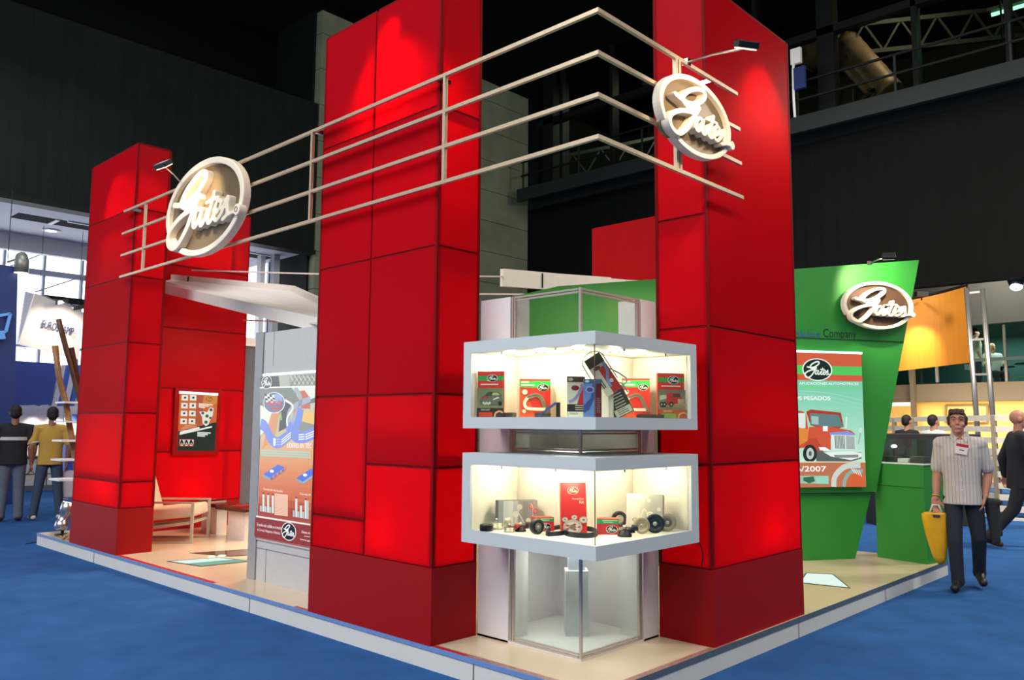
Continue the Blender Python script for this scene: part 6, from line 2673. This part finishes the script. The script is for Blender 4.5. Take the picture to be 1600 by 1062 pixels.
# the man walking towards the camera on the right aisle
foot = P(1497, 921, 'z', 0)
face_dir = math.atan2(CAM.y - foot.y, CAM.x - foot.x)      # towards the viewer
rz = face_dir + math.pi / 2
W1 = dict(STAND)
W1.update(head=(-.015, -.05, 1.64), neck=(-.01, -.02, 1.53), shR=(-.172, 0, 1.425), shL=(.172, .0, 1.425), elR=(-.215, .03, 1.13), wrR=(-.235, -.03, .88), elL=(.235, .07, 1.14), wrL=(.195, .0, .92),
          hiR=(-.085, -.01, .90), knR=(-.085, -.08, .49), anR=(-.075, -.05, .10), toR=(-.105, -.22, .035), hiL=(.09, .01, .90), knL=(.125, .05, .51), anL=(.12, .26, .15), toL=(.145, .1, .06))
M_shirt = striped('striped_shirt_cloth', '#c4bdb3', '#a0969a', 0, 34, .2)
t, j, k, hp_ = person('person', 'man in a white striped shirt with name badge, walking, carrying a yellow bag', Vector((foot.x, foot.y, 0)) + Vector((.075 * -math.cos(rz), .075 * -math.sin(rz), 0)) * -1, rz, 1.70, W1, M_skin, M_shirt, M_denim, M_shoe, M_hairb,
                      dict(handR=((0, -.1, -1), (.3, -1, 0), -1, .9), handL=((-.25, -.25, -1), (-1, 0, 0), 1, .3), fringe=True, hem=-.055, nod=-.10, vox=.007, bulk=.92, sleeve=.8))
# collar, buttons, badge on its lanyard
b = MB(M_shirt)
for sx in (-1, 1):
    b.prism([g_ for g_ in (Vector((.012 * sx, -.075, 1.49)) * k, Vector((.075 * sx, -.045, 1.555)) * k, Vector((.085 * sx, -.075, 1.49)) * k, Vector((.055 * sx, -.115, 1.44)) * k)], (0, -.006, .003))
b.build('collar', t, local=True)
b = MB(mat('shirt_button', '#e2dccf', .3))
for z in (1.38, 1.28, 1.18, 1.08, .98):
    b.ball(Vector((.0, -.152, z)) * k, .006)
b.build('buttons', t, local=True)
b = MB(mat('badge_white', '#e8e2d8', .4))
cb = Vector((.01, -.158, 1.375)) * k
b.obox(cb, (1, 0, -.18), (0, 1, 0), (.18, 0, 1), .052, .002, .045)
bd = b.build('name_badge', t, local=True)
b = MB(mat('badge_red', '#b8202a', .4))
b.obox(cb + Vector((.009, -.0025, .036)), (1, 0, -.18), (0, 1, 0), (.18, 0, 1), .052, .002, .013)
b.build('badge_header', bd, local=True)
b = MB(mat('badge_ink', '#4a4448', .5))
b.obox(cb + Vector((.0, -.0025, -.008)), (1, 0, -.18), (0, 1, 0), (.18, 0, 1), .02, .001, .004)
b.build('badge_lines', bd, local=True)
b = MB(mat('wrist_band', '#c9a23c', .4))
w_ = j['wrR'] + Vector((0, 0, .03)) * k
b.lathe([(.031, -.006), (.034, -.006), (.034, .006), (.031, .006), (.031, -.006)], w_, (j['elR'] - j['wrR']))
b.build('wristband', t, local=True)
# yellow carrier bag hanging from his right hand
wm = wmat(t)
hd = wm @ (j['wrR'] + Vector((.0, -.03, -.115)) * k)
sideV = (wm.to_3x3() @ Vector((-1, 0, 0))).normalized()
frontV = (wm.to_3x3() @ Vector((0, -1, 0))).normalized()
tb = thing('carrier_bag', (hd.x, hd.y, hd.z - .5), 'yellow plastic carrier bag hanging beside the walking man', 'bag')
b = MB(mat('yellow_plastic', '#d8a418', .35, noise=.08, scale=9, bump=.25, bscale=14))
prof = [(-.09, .055, .0), (-.13, .05, -.02), (-.125, .045, -.16), (-.1, .04, -.30), (-.06, .03, -.42), (-.015, .015, -.49)]
rg = []
for x, dpt, z in prof:
    hw = {0: .09, 1: .115, 2: .105, 3: .085, 4: .06, 5: .02}[prof.index((x, dpt, z))]
    cx = {0: .01, 1: .0, 2: .01, 3: .02, 4: .03, 5: .035}[prof.index((x, dpt, z))]
    c_ = hd + sideV * (.02 - cx) + Vector((0, 0, z - .02))
    rg.append([b.bm.verts.new(c_ + sideV * (hw * math.cos(a)) + frontV * (dpt * math.sin(a))) for a in [2 * math.pi * i / 16 for i in range(16)]])
for a, c_ in zip(rg, rg[1:]):
    for i in range(16):
        b.face([a[i], a[(i + 1) % 16], c_[(i + 1) % 16], c_[i]], True)
b.face(rg[-1])
b.face(rg[0][::-1])
b.build('sack', tb)
b = MB(mat('bag_handle_pale', '#d9d6d0', .4))
b.tube([hd + sideV * -.05 + Vector((0, 0, -.03)), hd + sideV * -.02 + Vector((0, 0, .05)), hd + sideV * .03 + Vector((0, 0, .05)), hd + sideV * .06 + Vector((0, 0, -.03))], .009, 8)
b.build('handle', tb)
b = MB(mat('bag_ink', '#3a3144', .4))
b.obox(hd + frontV * .052 + Vector((0, 0, -.05)), sideV, frontV, UPV, .03, .002, .012)
b.build('print_mark', tb)
# dark jacket carried at his left hip
hip = wm @ Vector((.215, .03, .84))
outV = -sideV


def jacket_(bm):
    for k_, (o1, o2, ln, r1, r2) in enumerate(((.0, .03, .30, .04, .03), (.035, .06, .36, .038, .026), (.06, .085, .30, .03, .022), (.02, .03, .38, .034, .02))):
        fo = .035 * (k_ % 2)
        capsule(bm, hip + outV * o1 + frontV * fo, r1, hip + outV * o2 + frontV * (fo - .01) + Vector((0, 0, -ln)), r2)
    capsule(bm, hip + outV * -.01, .04, hip + outV * .075 + frontV * .02 + Vector((0, 0, .0)), .035)


tj = fuse('folded_jacket', jacket_, .009, mat('dark_jacket_cloth', '#20242a', .85, noise=.1), None, 3)
tag(tj, 'dark jacket hanging at the left hip of the walking man', 'jacket')

# suited man leaving the frame on the right
ft = P(1600, 856, 'z', 0)
W2 = dict(STAND)
W2.update(knL=(.09, -.22, .52), anL=(.09, -.30, .12), toL=(.1, -.47, .06), knR=(-.09, .12, .50), anR=(-.09, .42, .14), toR=(-.1, .30, .04), elL=(.25, .12, 1.13), wrL=(.25, .1, .9), elR=(-.25, -.06, 1.15), wrR=(-.25, -.2, .95))
M_suit = mat('black_suit', '#15151a', .8, noise=.08)
person('person', 'balding man in a black suit striding off at the right frame edge', (ft.x, ft.y, 0), math.atan2(RT.y, RT.x) + math.pi / 2 - .25, 1.76, W2, mat('pink_skin', '#b57c62', .5), M_suit, M_suit, mat('brown_shoe', '#4a2a1c', .4), None,
       dict(handL=((0, 0, -1), (-1, 0, 0), 1, .7), handR=((0, -.3, -1), (1, 0, 0), -1, .7), long_sleeve=True, hem=-.14, vox=.011, bulk=1.05, face=False))

# the two men seen from behind on the left
f1 = P(20, 814, 'z', 0)
away = math.atan2(f1.y - CAM.y, f1.x - CAM.x) + math.pi / 2
W3 = dict(STAND)
W3.update(anL=(.12, .02, .09), anR=(-.12, .02, .09), elL=(.29, .04, 1.13), wrL=(.27, -.05, .9), elR=(-.28, .05, 1.13), wrR=(-.25, -.02, .86), shL=(.215, 0, 1.41), shR=(-.215, 0, 1.41))
M_blkshirt = mat('black_polo', '#17171c', .85, noise=.1)
M_jean1 = mat('grey_jeans', '#5d6470', .85, noise=.15, scale=30)
t, j, k, hp_ = person('person', 'man in a black polo shirt with white chest band, seen from behind', (f1.x - .06, f1.y, 0), away, 1.76, W3, M_skin2, M_blkshirt, M_jean1, mat('dark_brown_shoe', '#2c211c', .6), M_hairk,
                      dict(handL=((0, -.1, -1), (-1, 0, 0), 1, .8), handR=((0, -.1, -1), (1, 0, 0), -1, .8), hem=-.03, vox=.011, bulk=1.06, face=False))
b = MB(mat('band_white', '#c9c2bc', .7))
b.lathe([(.001, 0), (.001, .001)], (0, 0, 0))
b.bm.clear()
n = 28
ring = []
for z in (1.235, 1.285):
    ring.append([b.bm.verts.new(Vector((.204 * k * math.copysign(abs(math.cos(a)) ** .85, math.cos(a)), -.008 + .143 * k * math.copysign(abs(math.sin(a)) ** .85, math.sin(a)), z * k))) for a in [2 * math.pi * i / n for i in range(n)]])
for i in range(n):
    b.face([ring[0][i], ring[0][(i + 1) % n], ring[1][(i + 1) % n], ring[1][i]], True)
b.build('chest_band', t, local=True)
b = MB(mat('band_white', '#c9c2bc', .7))
for s_ in 'LR':
    q = j['sh' + s_].lerp(j['el' + s_], .80)
    b.lathe([(.086, -.012), (.09, -.012), (.09, .012), (.086, .012), (.086, -.012)], q, j['el' + s_] - j['sh' + s_])
b.build('sleeve_band', t, local=True)
f2 = P(72, 812, 'z', 0)
W4 = dict(STAND)
W4.update(hiL=(.09, 0, .9), knL=(.14, 0, .5), anL=(.185, .02, .09), toL=(.22, -.14, .035), knR=(-.13, 0, .5), anR=(-.175, .02, .09), toR=(-.2, -.14, .035), elL=(.27, .05, 1.14), wrL=(.25, .0, .88), elR=(-.27, .05, 1.14), wrR=(-.24, -.02, .88), shL=(.2, 0, 1.42), shR=(-.2, 0, 1.42))
t, j, k, hp_ = person('person', 'man in a mustard yellow t-shirt and blue jeans, seen from behind', (f2.x, f2.y, 0), away, 1.74, W4, M_skin2, mat('mustard_tshirt', '#b8913c', .85, noise=.06), mat('blue_jeans', '#37475a', .85, noise=.15, scale=30), mat('white_trainer', '#cfcac4', .5), M_hairk,
                      dict(handL=((0, -.1, -1), (-1, 0, 0), 1, .8), handR=((0, -.15, -1), (1, 0, 0), -1, .8), hem=-.03, vox=.011, bulk=.95, face=False))
wm = wmat(t)
h2 = wm @ (j['wrR'] + Vector((0, -.02, -.1)))
ax_ = (wm.to_3x3() @ Vector((-1, 0, 0))).normalized()
ay_ = (wm.to_3x3() @ Vector((0, 1, 0))).normalized()
tb = thing('paper_bag', (h2.x, h2.y, h2.z - .4), 'pale paper bag held by the man in the mustard t-shirt', 'bag')
b = MB(mat('pale_paper_bag', '#c2b6ba', .7, noise=.08))
b.obox(h2 + ax_ * .03 + Vector((0, 0, -.23)), ax_, ay_, UPV, .105, .03, .21)
b.build('sack', tb, bevel=.01)
b = MB(mat('bag_cord', '#9a9094', .6))
b.tube([h2 + ax_ * -.03 + Vector((0, 0, -.03)), h2 + Vector((0, 0, .03)), h2 + ax_ * .08 + Vector((0, 0, -.03))], .005, 6)
b.build('handle', tb)


# people far off: upper floor and behind the fence
def far_person(label, p, rz, shirt, hair, seated=False, skin=M_skin, bald=False):
    J5 = dict(STAND)
    if seated:
        dz = -.42
        J5 = {a: (v[0], v[1], v[2] + dz) for a, v in J5.items()}
        for s_, sx in (('L', 1), ('R', -1)):
            J5['kn' + s_] = (.12 * sx, -.42, .50)
            J5['an' + s_] = (.12 * sx, -.42, .09)
            J5['to' + s_] = (.12 * sx, -.58, .035)
            J5['el' + s_] = (.25 * sx, -.06, .74)
            J5['wr' + s_] = (.18 * sx, -.3, .74)
    return person('person', label, p, rz, 1.75, J5, skin, shirt, M_denim, M_shoe, None if bald else hair, dict(vox=.02, face=False, sleeve=.9, hem=-.02))


zd = wv(1530, 612, .6).z
M_cream_s = mat('cream_shirt', '#d9cfb8', .8)
M_white_s = mat('pale_shirt', '#cfd4cc', .8)
for u, lab, sh, hr, o, bald in ((1527, 'man in cream shirt with dark hair behind upper floor glass beside mast', M_cream_s, M_hairk, .9, False), (1553, 'balding man in pale shirt seated behind the upper floor glass', M_white_s, M_hairb, 1.1, True)):
    p = wv(u, 600, o)
    far_person(lab, (p.x, p.y, zd), 0.6 if not bald else -.9, sh, hr, bald, M_skin, bald)
for u, v, lab, dep, sh in ((1417, 668, 'dark haired person in black behind the slat fence left of the walking man', 15.6, M_blkshirt), (1458, 668, 'dark haired person in white behind the fence, next to the walking man', 15.0, M_white_s)):
    p = PD(u, v, dep)
    far_person(lab, (p.x, p.y, 0), 1.2, sh, M_hairk, False)
# tables of the upper floor seen through its glass
for u, lab in ((1608, 'round dark table behind upper floor glass at the right edge'), (1566, 'round dark table behind upper floor glass beside the seated man')):
    p = wv(u, 600, 1.9 if u < 1600 else 1.0)
    t = thing('round_table', (p.x, p.y, zd), lab, 'table', 'upper floor tables')
    b = MB(M_blackp)
    b.lathe([(0, .72), (.33, .72), (.33, .75), (0, .75)], (p.x, p.y, zd))
    b.build('tabletop', t)
    b = MB(M_steel)
    b.cyl((p.x, p.y, zd + .02), (p.x, p.y, zd + .72), .035)
    b.cyl((p.x, p.y, zd), (p.x, p.y, zd + .02), .22)
    b.build('pedestal', t)
